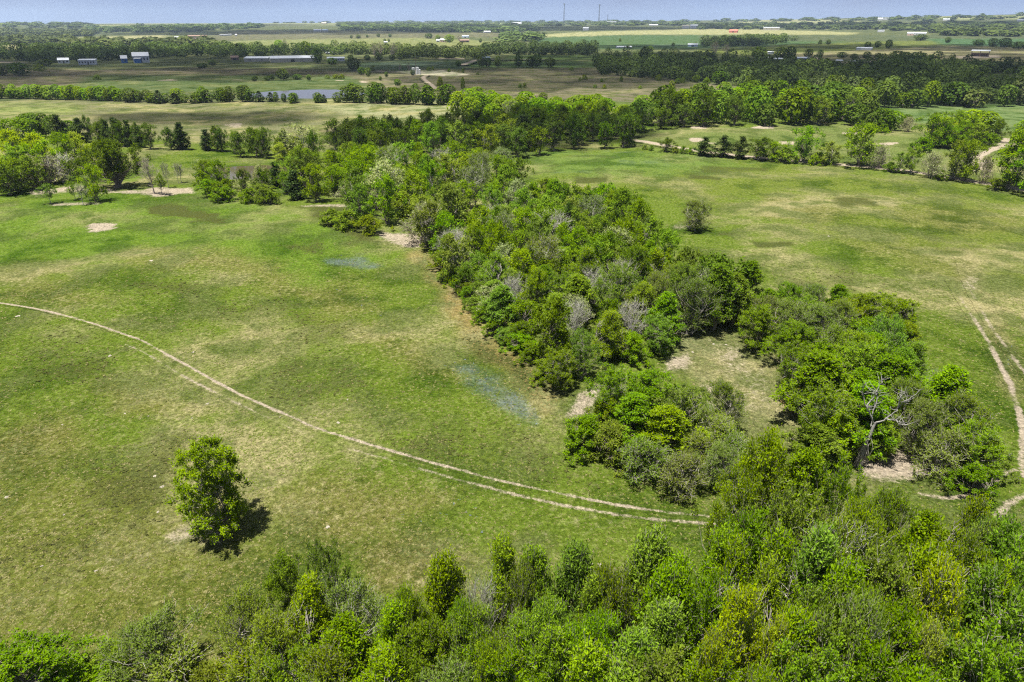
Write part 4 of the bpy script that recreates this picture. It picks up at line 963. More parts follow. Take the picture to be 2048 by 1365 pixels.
# ------------------------------------------------------------------ white dead tree
def dead_tree():
    b0 = G(1716, 931); m = mpp(b0); dep = math.atan2(CAM_H - b0[2], math.hypot(b0[0], b0[1]))
    rng = np.random.default_rng(5)
    def P(x, y, z=0.0): return np.array([(x - 1716) * m, z, (931 - y) * m / cos(dep)])
    e = bpy.data.objects.new('dead_tree', None); COL.objects.link(e); e.location = b0
    e.rotation_euler = (0, 0, -math.atan2(b0[0], b0[1]))
    tag(e, 'white leafless dead tree with forked trunk before the green grove', 'tree')
    def line(pts, r0, r1):
        c = np.array(pts); t = np.linspace(0, len(c) - 1, len(c) * 3)
        Q = np.stack([np.interp(t, np.arange(len(c)), c[:, i]) for i in range(3)], 1)
        Q[1:-1] += rng.normal(0, 0.035, (len(Q) - 2, 3)); return (Q, np.linspace(r0, r1, len(Q)))
    v, f = tubes([line([P(1716, 938), P(1718, 905, -.1), P(1721, 880, -.1), P(1725, 854)], 0.17, 0.10)], 7)
    obj('trunk', mesh_from('dead_trunk', v, f, M['bark_dead'], smooth=True), e)
    L = [[P(1724, 856), P(1715, 838, -.3), P(1706, 827, -.5), P(1699, 812, -.7), P(1695, 800, -.8), P(1697, 787, -.9)],
         [P(1724, 856), P(1738, 846, .2), P(1745, 839, .3), P(1752, 826, .5), P(1762, 812, .7), P(1772, 803, .9), P(1778, 792, 1.)],
         [P(1740, 845, .2), P(1756, 840, -.2), P(1768, 842, -.4)], [P(1706, 827, -.5), P(1712, 812, -.2), P(1717, 795, .1), P(1719, 784, .2)],
         [P(1722, 866), P(1717, 845, .5), P(1719, 825, .8), P(1716, 812, 1.0)], [P(1752, 826, .5), P(1751, 808, .3), P(1757, 795, .2)]]
    for l in L:
        br = [line(l, 0.060, 0.014)]
        c = np.array(l)
        for k in range(16):
            t = rng.uniform(0.25, 1) * (len(c) - 1)
            a = np.array([np.interp(t, np.arange(len(c)), c[:, i]) for i in range(3)])
            q = a + np.array([rng.normal(0, .45), rng.normal(0, .45), rng.uniform(.05, .7)])
            br.append((curve_path(a, q, rng, 4, .1, 0), np.linspace(.020, .008, 4)))
        v, f = tubes(br, 5)
        obj('branch', mesh_from('dead_branch', v, f, M['bark_dead']), e)
    vines = []
    for k in range(26):
        a = P(1718 + rng.normal(0, 3), rng.uniform(872, 892), rng.normal(-.25, .15)); q = P(1716 + rng.normal(0, 7), 931, rng.normal(-.2, .25))
        vines.append((curve_path(a, q, rng, 5, .06, -.3), np.linspace(.022, .014, 5)))
    v, f = tubes(vines, 4); obj('vine', mesh_from('vines', v, f, M['bark_grey']), e)
dead_tree()

# ------------------------------------------------------------------ dark log and pale stones
def lumpy(name, mat, sx, sy, sz, seed, rough=0.25):
    import bmesh
    bm = bmesh.new(); bmesh.ops.create_icosphere(bm, subdivisions=3, radius=1)
    rng = np.random.default_rng(seed); k = rng.uniform(1.2, 2.6, (4, 3)); ph = rng.uniform(0, 6, 4)
    for v in bm.verts:
        c = np.array(v.co); s = 1 + rough * sum(sin(float(np.dot(k[i], c)) * (1.3 + i) + ph[i]) for i in range(4)) / 2
        v.co = (c[0] * sx * s, c[1] * sy * s, max(c[2] * sz * s, -sz * 0.35))
    me = bpy.data.meshes.new(name); bm.to_mesh(me); bm.free(); me.materials.append(mat); return me
M['char'] = plain_material('charred_wood', (0.018, 0.016, 0.016), (0.05, 0.045, 0.045), 6, 0.8, 0, 0.8)
M['stone'] = plain_material('pale_stone', (0.31, 0.28, 0.22), (0.20, 0.175, 0.13), 5, 0.95, 0, 0.8)
p = G(1461, 796)
lg = bpy.data.objects.new('log', None); COL.objects.link(lg); lg.location = p; tag(lg, 'short dark log lying in the pale grass of the clearing', 'log')
obj('stump_end', lumpy('log_body', M['char'], 0.42, 0.17, 0.15, 3, .18), lg, (0.05, 0, 0.10)); obj('broken_end', lumpy('log_end', M['char'], 0.15, 0.16, 0.18, 4, .3), lg, (-0.33, 0.02, 0.10))
ST = [(220, 712), (35, 633), (250, 828), (297, 833), (384, 837), (125, 850), (325, 974), (310, 953), (14, 995), (316, 1025), (695, 800), (677, 846), (260, 694), (415, 808), (387, 705), (193, 1142), (84, 1133), (1183, 1129), (1199, 1129), (1657, 473), (1427, 689), (1452, 690), (1385, 705), (303, 522), (128, 1030), (655, 1055), (560, 835)]
stm = [lumpy('stone_%d' % i, M['stone'], 0.26, 0.20, 0.055, 60 + i, .35) for i in range(4)]
NEAR = {18: 'right one of two pale stones near the bottom treetops', 17: 'left one of two pale stones near the bottom treetops', 19: 'pale stone lying on the right-hand pasture', 20: 'left pale stone at the top of the clearing', 21: 'right pale stone at the top of the clearing',
        22: 'pale stone by the clearing\'s left edge', 10: 'pale stone in mid-pasture above the worn path', 23: 'pale stone on the bright green upper left pasture', 26: 'pale stone just beside the worn path'}
stl = sorted(i for i in range(len(ST)) if i not in NEAR)
stl.sort(key=lambda i: ST[i][0])
for i, (x, y) in enumerate(ST):
    p = G(x, y); o = obj('stone', stm[i % 4], None, p); s = random.uniform(0.3, 0.65) * (1 + 0.003 * max(0, 800 - y)); o.scale = (s, s * random.uniform(.7, 1.2), 1.0); o.rotation_euler = (0, 0, random.uniform(0, 6))
    lab = NEAR.get(i) or f'small flat pale stone, {ordinal(stl.index(i) + 1)} from the left in the left pasture'
    tag(o, lab, 'stone', 'pale stones lying in the pasture')

# ------------------------------------------------------------------ buildings, tanks, towers
def bmat(name, c, rough=0.7): 
    if name not in M: M[name] = plain_material(name, c, tuple(x * 0.85 for x in c), 0.6, rough)
    return M[name]
COLS = {'white': (0.56, 0.56, 0.55), 'cream': (0.46, 0.42, 0.33), 'blue': (0.03, 0.14, 0.36), 'palewhite': (0.58, 0.60, 0.62), 'brown': (0.22, 0.14, 0.10), 'red': (0.55, 0.16, 0.11), 'pink': (0.62, 0.44, 0.36),
        'grey': (0.45, 0.48, 0.50), 'bluegrey': (0.42, 0.52, 0.62), 'dark': (0.025, 0.025, 0.028), 'tan': (0.60, 0.50, 0.38)}
def boxm(x0, x1, y0, y1, z0, z1):
    v = [(x0, y0, z0), (x1, y0, z0), (x1, y1, z0), (x0, y1, z0), (x0, y0, z1), (x1, y0, z1), (x1, y1, z1), (x0, y1, z1)]
    return v, [(0, 3, 2, 1), (4, 5, 6, 7), (0, 1, 5, 4), (1, 2, 6, 5), (2, 3, 7, 6), (3, 0, 4, 7)]
def building(name, label, x0, x1, yb, yt, wall='white', roof='palewhite', style='gable', win=0, door=0, rot=0.0, cat='house', depth=0.55):
    p = G((x0 + x1) / 2, yb); m = mpp(p); W = (x1 - x0) * m; D = max(4.0, min(W * depth, 16)); dep = max(0, math.atan2(CAM_H - p[2], p[1]))
    Ht = max(2.6, ((yb - yt) * m - D * sin(dep)) / max(cos(dep), .2))
    Ht = min(Ht, W * 0.9 + 2)
    e = bpy.data.objects.new(name, None); COL.objects.link(e); e.location = (p[0], p[1] + D / 2, p[2] - 0.1); e.rotation_euler = (0, 0, rot - math.atan2(p[0], p[1]))
    tag(e, label, cat)
    hw = Ht * (0.66 if style == 'gable' else 0.9)
    a, b = -W / 2, W / 2
    if style == 'open':
        n = max(3, int(W / 6) + 1)
        for i in range(n):
            for yy in (-D / 2 + .2, D / 2 - .2):
                xx = a + .3 + (W - .6) * i / (n - 1); v, f = boxm(xx - .18, xx + .18, yy - .18, yy + .18, 0, hw); obj('post', mesh_from('post', v, f, bmat('brown', COLS['brown'])), e)
        v, f = boxm(a, b, D * .35, D * .4, 0, hw * .6); obj('back_wall', mesh_from('back_wall', v, f, bmat('brown', COLS['brown'])), e)
    else:
        v, f = boxm(a, b, -D / 2, D / 2, 0, hw)
        if style == 'gable':
            v += [(a, 0, Ht - .05), (b, 0, Ht - .05)]; f = f + [(7, 4, 8), (5, 6, 9)]
        obj('wall', mesh_from('wall', v, f, bmat(wall, COLS[wall])), e)
    o = 0.35
    t = 0.18
    if style == 'gable':
        sl = (Ht - hw) / (D / 2); ze = hw - sl * o
        v = [(a - o, -D / 2 - o, ze), (b + o, -D / 2 - o, ze), (b + o, 0, Ht), (a - o, 0, Ht), (b + o, D / 2 + o, ze), (a - o, D / 2 + o, ze)]
        v2 = [(x, y, z + t) for x, y, z in v]
        f = [(0, 3, 2, 1), (3, 5, 4, 2), (6, 7, 8, 9), (9, 8, 10, 11), (0, 1, 7, 6), (5, 11, 10, 4), (1, 2, 8, 7), (2, 4, 10, 8), (0, 6, 9, 3), (3, 9, 11, 5)]
        obj('roof', mesh_from('roof', v + v2, f, bmat(roof, COLS[roof], .4)), e)
    else:
        v, f = boxm(a - o, b + o, -D / 2 - o, D / 2 + o, hw + .004, hw + .3)
        v = [(x, y, z + (0.09 * (y + D / 2))) if z > hw + .1 else (x, y, z) for x, y, z in v]
        obj('roof', mesh_from('roof', v, f, bmat(roof, COLS[roof], .4)), e)
    fy = -D / 2 - 0.03
    k = win + door
    for i in range(k):
        cx = a + W * (i + 0.5) / k; isd = door and i == k // 2
        ww = min(W / k * 0.5, 3.4 if isd and cat != 'house' else 1.3); z0, z1 = (0, hw * .72) if isd else (hw * .38, hw * .76)
        v, f = boxm(cx - ww / 2, cx + ww / 2, fy, fy + .02, z0, z1); obj('door' if isd else 'window', mesh_from('opening', v, f, bmat('dark', COLS['dark'], .2)), e)
    return e
B = [
    ('house', 'small white gabled house under the dark oaks at far left', 118, 133, 127.5, 119, 'white', 'palewhite', 'gable', 2, 1),
    ('mobile_home', 'white trailer home with dark windows beneath the oaks', 160, 184, 130, 122, 'white', 'palewhite', 'flat', 5, 1),
    ('house', 'blue-walled house part left of the two-storey house', 243, 252, 127, 114, 'blue', 'palewhite', 'gable', 1, 0),
    ('house', 'two-storey white house with blue base and porch roof', 268, 292, 126, 109.5, 'white', 'palewhite', 'gable', 4, 1),
    ('shed', 'low blue lean-to in front of the two-storey white house', 270, 279, 127, 119, 'blue', 'white', 'flat', 0, 0),
    ('house', 'bluish roofed house cut by the left edge', -8, 6, 111, 103, 'grey', 'bluegrey', 'gable', 1, 0),
    ('shed', 'long cream metal shed with one dark doorway', 542, 617, 125, 113.5, 'cream', 'palewhite', 'gable', 0, 1),
    ('shed', 'low cream wing left of the long metal shed', 491, 531, 124, 117, 'cream', 'palewhite', 'flat', 2, 0),
    ('shed', 'small brown shed left of the cream wing', 463, 475, 121, 113.5, 'brown', 'brown', 'gable', 0, 1),
    ('mobile_home', 'white trailer with a row of dark windows right of the shed', 655, 685, 123, 117, 'white', 'palewhite', 'flat', 6, 1),
    ('shed', 'pale roofed shed behind the white trailer', 652, 663, 109, 104.5, 'cream', 'palewhite', 'gable', 0, 0),
    ('house', 'pinkish flat-roofed house among trees left of centre', 378, 408, 87, 74.5, 'pink', 'brown', 'flat', 4, 1),
    ('shed', 'pale roofed shed left of the pinkish house', 350, 358, 79, 75, 'grey', 'palewhite', 'gable', 0, 0),
    ('mobile_home', 'leftmost of three white trailers on the far brown field', 440, 446, 72.5, 70, 'white', 'palewhite', 'flat', 0, 0),
    ('mobile_home', 'middle one of three white trailers on the far brown field', 448, 454, 72.5, 70, 'white', 'palewhite', 'flat', 0, 0),
    ('mobile_home', 'rightmost of three white trailers on the far brown field', 456, 462, 72, 69.5, 'white', 'palewhite', 'flat', 0, 0),
    ('shed', 'tiny white shed right of the three trailers', 470.5, 473.5, 73, 69.5, 'white', 'white', 'gable', 0, 0),
    ('barn', 'large white building on the left skyline', 550, 565, 45.5, 40, 'white', 'palewhite', 'flat', 0, 0),
    ('house', 'small white house on the skyline at upper left', 391, 397, 47, 43, 'white', 'palewhite', 'gable', 0, 0),
    ('house', 'white roofed house on the far grassy rise', 628, 641, 63.5, 59.5, 'white', 'palewhite', 'gable', 2, 0),
    ('shed', 'grey-blue roofed shed right of the house on the rise', 645, 655, 63.5, 59.8, 'grey', 'bluegrey', 'gable', 0, 0),
    ('house', 'tan roofed house near the skyline left of centre', 644, 652, 48.5, 45.5, 'tan', 'tan', 'gable', 0, 0),
    ('house', 'white and pink farmhouse beside a round tree', 881, 892, 85, 79, 'pink', 'palewhite', 'gable', 2, 1),
    ('shed', 'white shed left of the pink and white farmhouse', 873, 879, 84.5, 80, 'white', 'palewhite', 'gable', 0, 1),
    ('barn', 'blue-grey roofed barn behind the farmhouse yard', 925, 937, 76.5, 72, 'grey', 'bluegrey', 'gable', 0, 1),
    ('barn', 'low red-brown barn right of the farmhouse', 920, 937, 85.5, 80, 'brown', 'brown', 'gable', 1, 1),
    ('house', 'white house among dark far trees above centre', 968, 980, 66.5, 63, 'white', 'palewhite', 'gable', 2, 0),
    ('barn', 'large white barn near the skyline above centre', 1026, 1042, 51.5, 46.5, 'white', 'palewhite', 'gable', 0, 1),
    ('shed', 'small white shed at the left end of the sunny field', 768, 774, 87, 84, 'white', 'palewhite', 'gable', 0, 0),
    ('shed', 'flat blue-grey shed at the pale road\'s corner', 966, 979, 121, 117.5, 'grey', 'bluegrey', 'flat', 0, 0),
    ('house', 'white gabled house left of the straw field', 1167, 1177, 61.5, 56, 'white', 'palewhite', 'gable', 1, 1),
    ('house', 'pale roofed house between the two towers and the right', 1300, 1315, 52.5, 49.8, 'white', 'palewhite', 'gable', 0, 0),
    ('house', 'left white house of a pair above the straw field', 1366, 1378, 57.5, 52, 'white', 'cream', 'gable', 2, 0),
    ('house', 'right white house of a pair above the straw field', 1382, 1395, 57.5, 51, 'white', 'palewhite', 'gable', 2, 0),
    ('barn', 'white building behind trees right of the second tower', 1215, 1232, 47.5, 44, 'white', 'palewhite', 'flat', 0, 0),
    ('shed', 'long low white shed in the green field right of centre', 1235, 1262, 97, 93, 'white', 'palewhite', 'gable', 2, 1),
    ('barn', 'white and bluish barn at the edge of the copse', 1378, 1395, 94, 88.5, 'bluegrey', 'palewhite', 'gable', 0, 1),
    ('barn', 'red barn on the straw-coloured field', 1461, 1475, 66, 61, 'red', 'red', 'gable', 0, 1),
    ('house', 'white house above the pale green block right of red barn', 1519, 1527, 58, 54.5, 'white', 'palewhite', 'gable', 1, 0),
    ('barn', 'long pale building right of the red barn', 1531, 1557, 61, 56.5, 'cream', 'palewhite', 'flat', 3, 0),
    ('house', 'left white house on the right-hand ridge', 1539, 1546, 40, 36, 'white', 'palewhite', 'gable', 0, 0),
    ('house', 'right white house on the right-hand ridge', 1563, 1571, 39.5, 35.5, 'white', 'palewhite', 'gable', 0, 0),
    ('shed', 'white shed behind the dark farmyard trees', 1537, 1547, 109, 106, 'white', 'palewhite', 'flat', 0, 0),
    ('shed', 'flat white roofed shed at the dark wood\'s edge', 1546, 1566, 124, 120.5, 'grey', 'palewhite', 'flat', 0, 1),
    ('shed', 'small white shed between two farmyard trees', 1528, 1537, 119, 114.5, 'grey', 'palewhite', 'gable', 0, 1),
    ('barn', 'bluish white roofed barn in the farmyard', 1598, 1619, 120.5, 115.5, 'bluegrey', 'palewhite', 'gable', 2, 1),
    ('shed', 'left one of two small open sheds in the red-brown yard', 1675, 1684, 127.5, 123.5, 'brown', 'palewhite', 'open', 0, 0),
    ('shed', 'right one of two small open sheds in the red-brown yard', 1704, 1715, 129.5, 124.5, 'brown', 'palewhite', 'open', 0, 0),
    ('barn', 'open-sided white roofed hay barn in the tan field', 1952, 1976, 114, 104.5, 'brown', 'palewhite', 'open', 0, 0),
    ('trailer', 'long white trailer at the edge of the yellow field', 1720, 1743, 100.8, 98, 'white', 'palewhite', 'flat', 0, 0),
    ('house', 'pink and white roofed farmhouse at the far right field', 1817, 1826, 71.5, 66.5, 'pink', 'palewhite', 'gable', 1, 0),
    ('barn', 'long white roofed barn right of the far farmhouse', 1833, 1851, 71.5, 66.5, 'white', 'palewhite', 'gable', 2, 0),
    ('shed', 'white shed on the far grey field at right', 1758, 1768, 65, 62, 'white', 'palewhite', 'flat', 0, 0),
    ('house', 'bright white house near the right skyline trees', 1757, 1764, 41.5, 37.5, 'white', 'palewhite', 'gable', 0, 0),
    ('barn', 'long white barn among trees near the right skyline', 1768, 1777, 41, 37.8, 'white', 'palewhite', 'flat', 0, 0),
    ('house', 'white house on the blue far slope at right', 1889, 1898, 42, 39, 'white', 'palewhite', 'gable', 0, 0),
    ('house', 'pale house at the right edge below the skyline', 2040, 2052, 44, 40.5, 'white', 'palewhite', 'gable', 0, 0),
]
for b in B:
    building(b[0], b[1], *b[2:], rot=random.uniform(-0.25, 0.25), cat={'house': 'house', 'mobile_home': 'mobile home', 'shed': 'shed', 'barn': 'barn', 'trailer': 'trailer'}[b[0]])
def cyl(x, y, r, z0, z1, n=20, dome=0.0):
    a = np.linspace(0, 2 * pi, n, endpoint=False)
    v = [(x + r * cos(t), y + r * sin(t), z0) for t in a] + [(x + r * cos(t), y + r * sin(t), z1) for t in a] + [(x, y, z1 + dome)]
    f = [(i, (i + 1) % n, n + (i + 1) % n, n + i) for i in range(n)] + [(n + i, n + (i + 1) % n, 2 * n) for i in range(n)]
    return v, f
p = G(832, 149.5); m = mpp(p)
for i, (dx, dy, r, hh, lab) in enumerate(((-1.6, 0, 1.2, 4.3, 'left white storage tank on the bare well pad'), (1.1, 0.5, 1.25, 4.6, 'tallest white storage tank in the middle of the well pad group'), (2.9, -1.6, 0.75, 3.2, 'small white tank at the right of the well pad group'))):
    e = bpy.data.objects.new('storage_tank', None); COL.objects.link(e); e.location = (p[0] + dx, p[1] + dy, float(height(p[0] + dx, p[1] + dy)) - .05); tag(e, lab, 'tank', 'white storage tanks on the well pad')
    v, f = cyl(0, 0, r, 0, hh, 20, .35); obj('shell', mesh_from('tank', v, f, bmat('white', COLS['white'])), e)
    v, f = cyl(0, 0, r + .06, hh - .14, hh - .02, 20); obj('rim', mesh_from('tank_rim', v, f, bmat('grey', COLS['grey'])), e)
    v, f = tubes([((( -.25, -r - .12, 0), (-.25, -r - .12, hh + .5)), (.04, .04)), (((.25, -r - .12, 0), (.25, -r - .12, hh + .5)), (.04, .04))] + [(((-.25, -r - .12, .4 * k), (.25, -r - .12, .4 * k)), (.025, .025)) for k in range(1, int(hh / .4))], 4); obj('ladder', mesh_from('ladder', v, f, bmat('grey', COLS['grey'])), e)
def pole(px, py, hpx, label):
    p = G(px, py); m = mpp(p); h = hpx * m
    e = bpy.data.objects.new('utility_pole', None); COL.objects.link(e); e.location = p; tag(e, label, 'pole')
    v, f = tubes([(((0, 0, -.3), (0, 0, h)), (.16, .11))], 8); obj('post', mesh_from('pole', v, f, bmat('brown', COLS['brown'])), e)
    v, f = boxm(-1.1, 1.1, -.08, .08, h - .7, h - .5); obj('crossarm', mesh_from('crossarm', v, f, bmat('brown', COLS['brown'])), e)
pole(832, 146, 26, 'thin dark pole behind the white tanks'); pole(622, 62, 14, 'thin pole left of the house on the far rise'); pole(1391, 101, 13, 'thin pole at the left of the far pasture')
M['steel'] = plain_material('galvanised_steel', (0.22, 0.24, 0.27), (0.15, 0.16, 0.18), 0.3, 0.5, 0.3)
def tower(px, py, ytop, label, wpx=3.0):
    p = G(px, py); m = mpp(p); h = (py - ytop) * m; w = wpx * m * .5
    e = bpy.data.objects.new('radio_tower', None); COL.objects.link(e); e.location = p; tag(e, label, 'tower')
    c = [(w * cos(a) / 1.4, w * sin(a) / 1.4) for a in (pi / 4, 3 * pi / 4, 5 * pi / 4, 7 * pi / 4)]
    for x, y in c:
        v, f = tubes([(((x, y, -2), (x * .55, y * .55, h)), (1.0, .8))], 5); obj('leg', mesh_from('tower_leg', v, f, M['steel']), e)
    n = 14; L = []
    for k in range(n):
        z0, z1 = h * k / n, h * (k + 1) / n; s0, s1 = 1 - .45 * k / n, 1 - .45 * (k + 1) / n
        for i in range(4):
            j = (i + 1) % 4; L += [(((c[i][0] * s0, c[i][1] * s0, z0), (c[j][0] * s1, c[j][1] * s1, z1)), (.55, .55)), (((c[j][0] * s0, c[j][1] * s0, z0), (c[i][0] * s1, c[i][1] * s1, z1)), (.55, .55))]
    v, f = tubes(L, 4); obj('lattice', mesh_from('lattice', v, f, M['steel']), e)
    v, f = cyl(0, 0, w * 1.0, h - .06 * h, h, 12, .5); obj('antenna_platform', mesh_from('antenna', v, f, M['steel']), e)
    v, f = tubes([(((0, 0, h), (0, 0, h * 1.04)), (.4, .2))], 5); obj('aerial', mesh_from('aerial', v, f, M['steel']), e)
tower(1127.5, 47, 15, 'tall left radio tower on the skyline'); tower(1197.5, 46, 16.5, 'tall right radio tower on the skyline'); tower(1215, 46, 33, 'short thin tower right of the two tall towers', 1.6)

# ------------------------------------------------------------------ far woods: too many to count
LOWS = [low_arrays(900 + i, 8, 8.5, 'round', 0.05, 330, 1.0) for i in range(4)]
LOWS2 = [low_arrays(920 + i, 9, 11, 'round', 0.0, 80, 3.2) for i in range(3)]
def wood(name, polys, spacing, hr, wr, label, lows, tries=1500, leafmat='farleaf'):
    Vs, Fs, As = [], [], []; nb = 0; taken = {}
    for poly in polys:
        U, V = in_poly(poly, tries); P = ground(U, V)
        for p in P:
            c = (int(p[0] // spacing), int(p[1] // spacing))
            if any(math.hypot(q[0] - p[0], q[1] - p[1]) < spacing for i in (-1, 0, 1) for j in (-1, 0, 1) for q in taken.get((c[0] + i, c[1] + j), ())): continue
            taken.setdefault(c, []).append(p)
            v, f, a = random.choice(lows); ang = random.uniform(0, 6.28); w = random.uniform(*wr) / 8.5; h = random.uniform(*hr) / 8.5 * random.uniform(0.8, 1.15)
            R = np.array([[cos(ang), -sin(ang), 0], [sin(ang), cos(ang), 0], [0, 0, 1]])
            Vs.append((v * (w, w, h)) @ R.T + p - (0, 0, .2)); Fs.append(f + nb); As.append(np.clip(a * 0.7 + random.uniform(-.2, .5), 0, 1)); nb += len(v)
    me = mesh_from(name, np.concatenate(Vs), np.concatenate(Fs), M[leafmat], fattr={'v': np.concatenate(As)})
    tag(obj(name, me), label, 'woodland', kind='stuff')
    return len(Vs)
cnt = 0
cnt += wood('far_woodland', [[(1180, 150), (1400, 165), (1470, 176), (1620, 184), (1750, 212), (2140, 208), (2140, 182), (1960, 176), (1930, 150), (2140, 146), (1900, 136), (1700, 146), (1450, 128), (1250, 114), (1190, 122)]], 6.5, (5, 13), (5, 13), 'dark shaded wood filling the right middle distance', LOWS, 2600)
cnt += wood('far_woodland', [[(-60, 116), (60, 124), (110, 126), (240, 123), (300, 118), (430, 112), (470, 118), (560, 112), (700, 110), (700, 104), (400, 100), (200, 104), (-60, 106)]], 13, (9, 14), (12, 17), 'dark oaks and brush around the houses at left', LOWS, 900)
cnt += wood('far_woodland', [[(800, 118), (965, 118), (975, 110), (860, 106), (800, 110)], [(700, 110), (820, 112), (820, 106), (700, 104)]], 13, (9, 13), (12, 17), 'dark oak grove left of the pale road', LOWS, 400)
cnt += wood('far_woodland', [[(1030, 110), (1190, 112), (1190, 100), (1100, 97), (1040, 100)], [(960, 112), (1040, 108), (1040, 100), (970, 100)]], 14, (9, 14), (11, 16), 'green wood behind the pale road', LOWS, 500, 'farleaf')
cnt += wood('far_woodland', [[(1410, 96), (1520, 93), (1590, 83), (1580, 80), (1500, 81), (1405, 88)]], 16, (11, 16), (14, 20), 'dark copse in the right-hand green fields', LOWS, 400)
cnt += wood('far_woodland', [[(-60, 92), (120, 92), (200, 97), (300, 95), (430, 97), (420, 88), (250, 89), (100, 80), (-60, 78)], [(-60, 72), (180, 74), (200, 66), (-60, 60)]], 28, (9, 14), (14, 22), 'greyish wood and brush at upper left', LOWS2, 900)
cnt += wood('far_woodland', [[(180, 66), (350, 66), (530, 56), (520, 52), (350, 55), (180, 58)], [(690, 62), (1000, 67), (1080, 62), (1050, 55), (800, 54), (690, 55)], [(1005, 84), (1070, 84), (1080, 76), (1020, 72)]], 36, (9, 15), (22, 36), 'dark woods crossing the far middle distance', LOWS2, 900)
cnt += wood('far_woodland', [[(1400, 60), (1600, 60), (1750, 60), (1900, 68), (2140, 74), (2140, 58), (1900, 52), (1700, 51), (1500, 48), (1400, 50)], [(1900, 72), (2140, 76), (2140, 72), (1900, 70)]], 40, (9, 15), (22, 38), 'blue-green woods below the right skyline', LOWS2, 1100)
cnt += wood('far_woodland', [[(-60, 56), (180, 58), (180, 49), (-60, 50)], [(180, 47), (700, 47), (700, 44.5), (180, 45)], [(680, 55), (1400, 52), (1400, 43.5), (1000, 45), (680, 45)], [(1400, 46), (1600, 43), (1850, 42), (2140, 40), (2140, 31), (1900, 34.5), (1700, 38), (1400, 43)], [(1650, 52), (2140, 56), (2140, 48), (1700, 48)]], 95, (8, 15), (24, 60), 'line of trees and brush along the skyline', LOWS2, 1100)

# ------------------------------------------------------------------ grass tufts near by
def grass():
    U = RNG.uniform(-60, 2108, 260000); V = RNG.uniform(330, 1420, 260000)
    dx, dy, dz = pray(U, V)
    t = -CAM_H / dz; x = dx * t; y = dy * t
    for _ in range(3):
        t = (height(x, y) - CAM_H) / dz; x = dx * t; y = dy * t
    d = np.hypot(x, y)
    keep = (d < 105) & (RNG.uniform(0, 1, len(d)) < np.clip(0.30 + 0.5 * fbm(x / 3.0, y / 3.0, 51, 3) , 0, 1))
    x, y, d = x[keep], y[keep], d[keep]
    a = ground_attrs(x, y, height(x, y))
    keep = (a['bare'] < 0.5)
    x, y, d = x[keep], y[keep], d[keep]; a = {k: v[keep] for k, v in a.items()}
    n = len(x); z = height(x, y)
    c = a['tint'] * RNG.uniform(0.58, 0.90, (n, 1))
    st = RNG.uniform(0, 1, n) < 0.26 * a['dry'] * (0.35 + 1.1 * fbm(x / 11.0, y / 11.0, 61, 3))
    c[st] = np.array((0.215, 0.190, 0.085)) * RNG.uniform(0.75, 1.15, (st.sum(), 1))
    fl = RNG.uniform(0, 1, n) < a['flower'] * 0.12
    c[fl] = np.array((0.13, 0.155, 0.185)) * RNG.uniform(0.6, 1.2, (fl.sum(), 1))
    wd = RNG.uniform(0, 1, n) < a['weed'] * 0.7
    c[wd] = np.array((0.07, 0.075, 0.022)) * RNG.uniform(0.6, 1.4, (wd.sum(), 1))
    nb = 4
    s = (0.07 + 0.0006 * d) * RNG.uniform(0.6, 1.5, n) * (1 + 0.7 * wd)
    az = RNG.uniform(0, 6.28, (n, nb)); lean = RNG.uniform(0.5, 1.5, (n, nb))
    bx = np.cos(az); by = np.sin(az)
    P = np.stack([x, y, z - 0.01], 1)[:, None]
    S = s[:, None, None]
    side = np.stack([-by, bx, 0 * bx], -1) * S * 0.42
    tip = np.stack([bx * lean, by * lean, RNG.uniform(0.18, 0.5, (n, nb))], -1) * S
    V3 = np.stack([P + side, P - side, P + tip], 2).reshape(-1, 3)
    me = mesh_from('grass', V3, np.arange(n * nb * 3).reshape(-1, 3), M['grass'], fattr={'col': np.repeat(c, nb, 0)})
    tag(obj('grass', me), 'tufted pasture grass, green and straw coloured', 'grass', kind='stuff')
def grass_mat():
    m, nt, out = new_mat('grass_blades'); b = NB(nt)
    c = b.attr('col').outputs['Color']
    d = b.n('ShaderNodeBsdfDiffuse'); b.link(c, d.inputs[0]); t = b.n('ShaderNodeBsdfTranslucent'); b.link(c, t.inputs[0])
    mx = b.n('ShaderNodeMixShader'); mx.inputs[0].default_value = .3; b.link(d.outputs[0], mx.inputs[1]); b.link(t.outputs[0], mx.inputs[2])
    b.link(mx.outputs[0], out.inputs['Surface']); return m
M['grass'] = grass_mat()
grass()

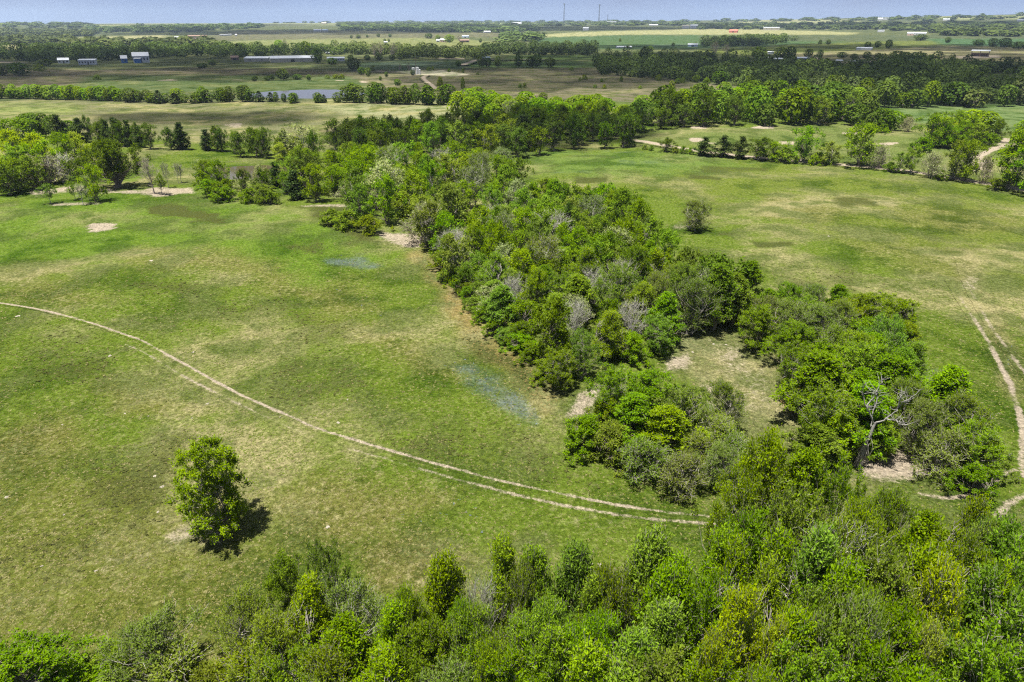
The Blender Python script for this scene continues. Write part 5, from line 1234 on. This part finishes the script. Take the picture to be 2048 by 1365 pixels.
# ------------------------------------------------------------------ clouds overhead that shade parts of the country
def cloud_mat():
    m, nt, out = new_mat('cloud'); b = NB(nt)
    d = b.n('ShaderNodeBsdfDiffuse'); d.inputs[0].default_value = (0.85, 0.86, 0.88, 1)
    t = b.n('ShaderNodeBsdfTransparent'); mx = b.n('ShaderNodeMixShader'); mx.inputs[0].default_value = 0.66
    b.link(d.outputs[0], mx.inputs[1]); b.link(t.outputs[0], mx.inputs[2]); b.link(mx.outputs[0], out.inputs['Surface']); return m
M['cloud'] = cloud_mat()
def cloud(cx, cy, rx, ry, seed, alt=900.0, n=80):
    import bmesh
    rng = np.random.default_rng(seed); bm = bmesh.new()
    sp = 0.26 * min(rx, ry); k = 0
    for gy_ in np.arange(-ry, ry + sp, sp * 0.87):
        for gx_ in np.arange(-rx, rx + sp, sp):
            x_ = gx_ + (k % 2) * sp * 0.5 + rng.normal(0, sp * 0.16); y_ = gy_ + rng.normal(0, sp * 0.16)
            q = math.hypot(x_ / rx, y_ / ry)
            if q > 1 - 0.22 * rng.uniform(): continue
            rr = sp * rng.uniform(0.62, 0.95) * (1.0 - 0.3 * q * q)
            ret = bmesh.ops.create_icosphere(bm, subdivisions=2, radius=rr)
            for v in ret['verts']:
                co = v.co * (1 + 0.16 * sin(v.co.x / rr * 5 + k) * sin(v.co.y / rr * 4 + gx_)); co.z = co.z * 0.8 if co.z > 0 else co.z * 0.25
                v.co = co + Vector((x_, y_, rr * 0.3 * rng.uniform(0.9, 1.1)))
        k += 1
    me = bpy.data.meshes.new('cloud'); bm.to_mesh(me); bm.free(); me.materials.append(M['cloud'])
    me.polygons.foreach_set('use_smooth', [True] * len(me.polygons))
    tag(obj('cloud', me, None, (cx - SHX * alt, cy - SHY * alt, alt)), None, kind='structure')
CL = [(G(970, 272), 62, 30), (G(420, 238), 52, 22)]
for i, (p, rx, ry) in enumerate(CL): cloud(p[0], p[1], rx, ry, 70 + i)
for i, (x, y, rx, ry) in enumerate(((-420, 610, 400, 250), (150, 640, 330, 290), (620, 640, 330, 310), (-1050, 620, 300, 220), (1200, 800, 350, 330), (560, 1150, 520, 200), (-700, 2500, 700, 420), (350, 3100, 650, 500), (1700, 2900, 800, 500), (-1700, 4200, 900, 600))):
    cloud(x, y, rx, ry, 90 + i)

# ------------------------------------------------------------------ haze
def haze():
    v, f = boxm(-7500, 7500, -400, 9800, -75, 190)
    m, nt, out = new_mat('haze_air')
    pv = nt.nodes.new('ShaderNodeVolumePrincipled'); pv.inputs['Color'].default_value = (0.62, 0.78, 1.0, 1); pv.inputs['Density'].default_value = 0.00007; pv.inputs['Anisotropy'].default_value = 0.2
    nt.links.new(pv.outputs[0], out.inputs['Volume'])
    tag(obj('haze', mesh_from('haze', v, f, m)), None, kind='stuff')
haze()
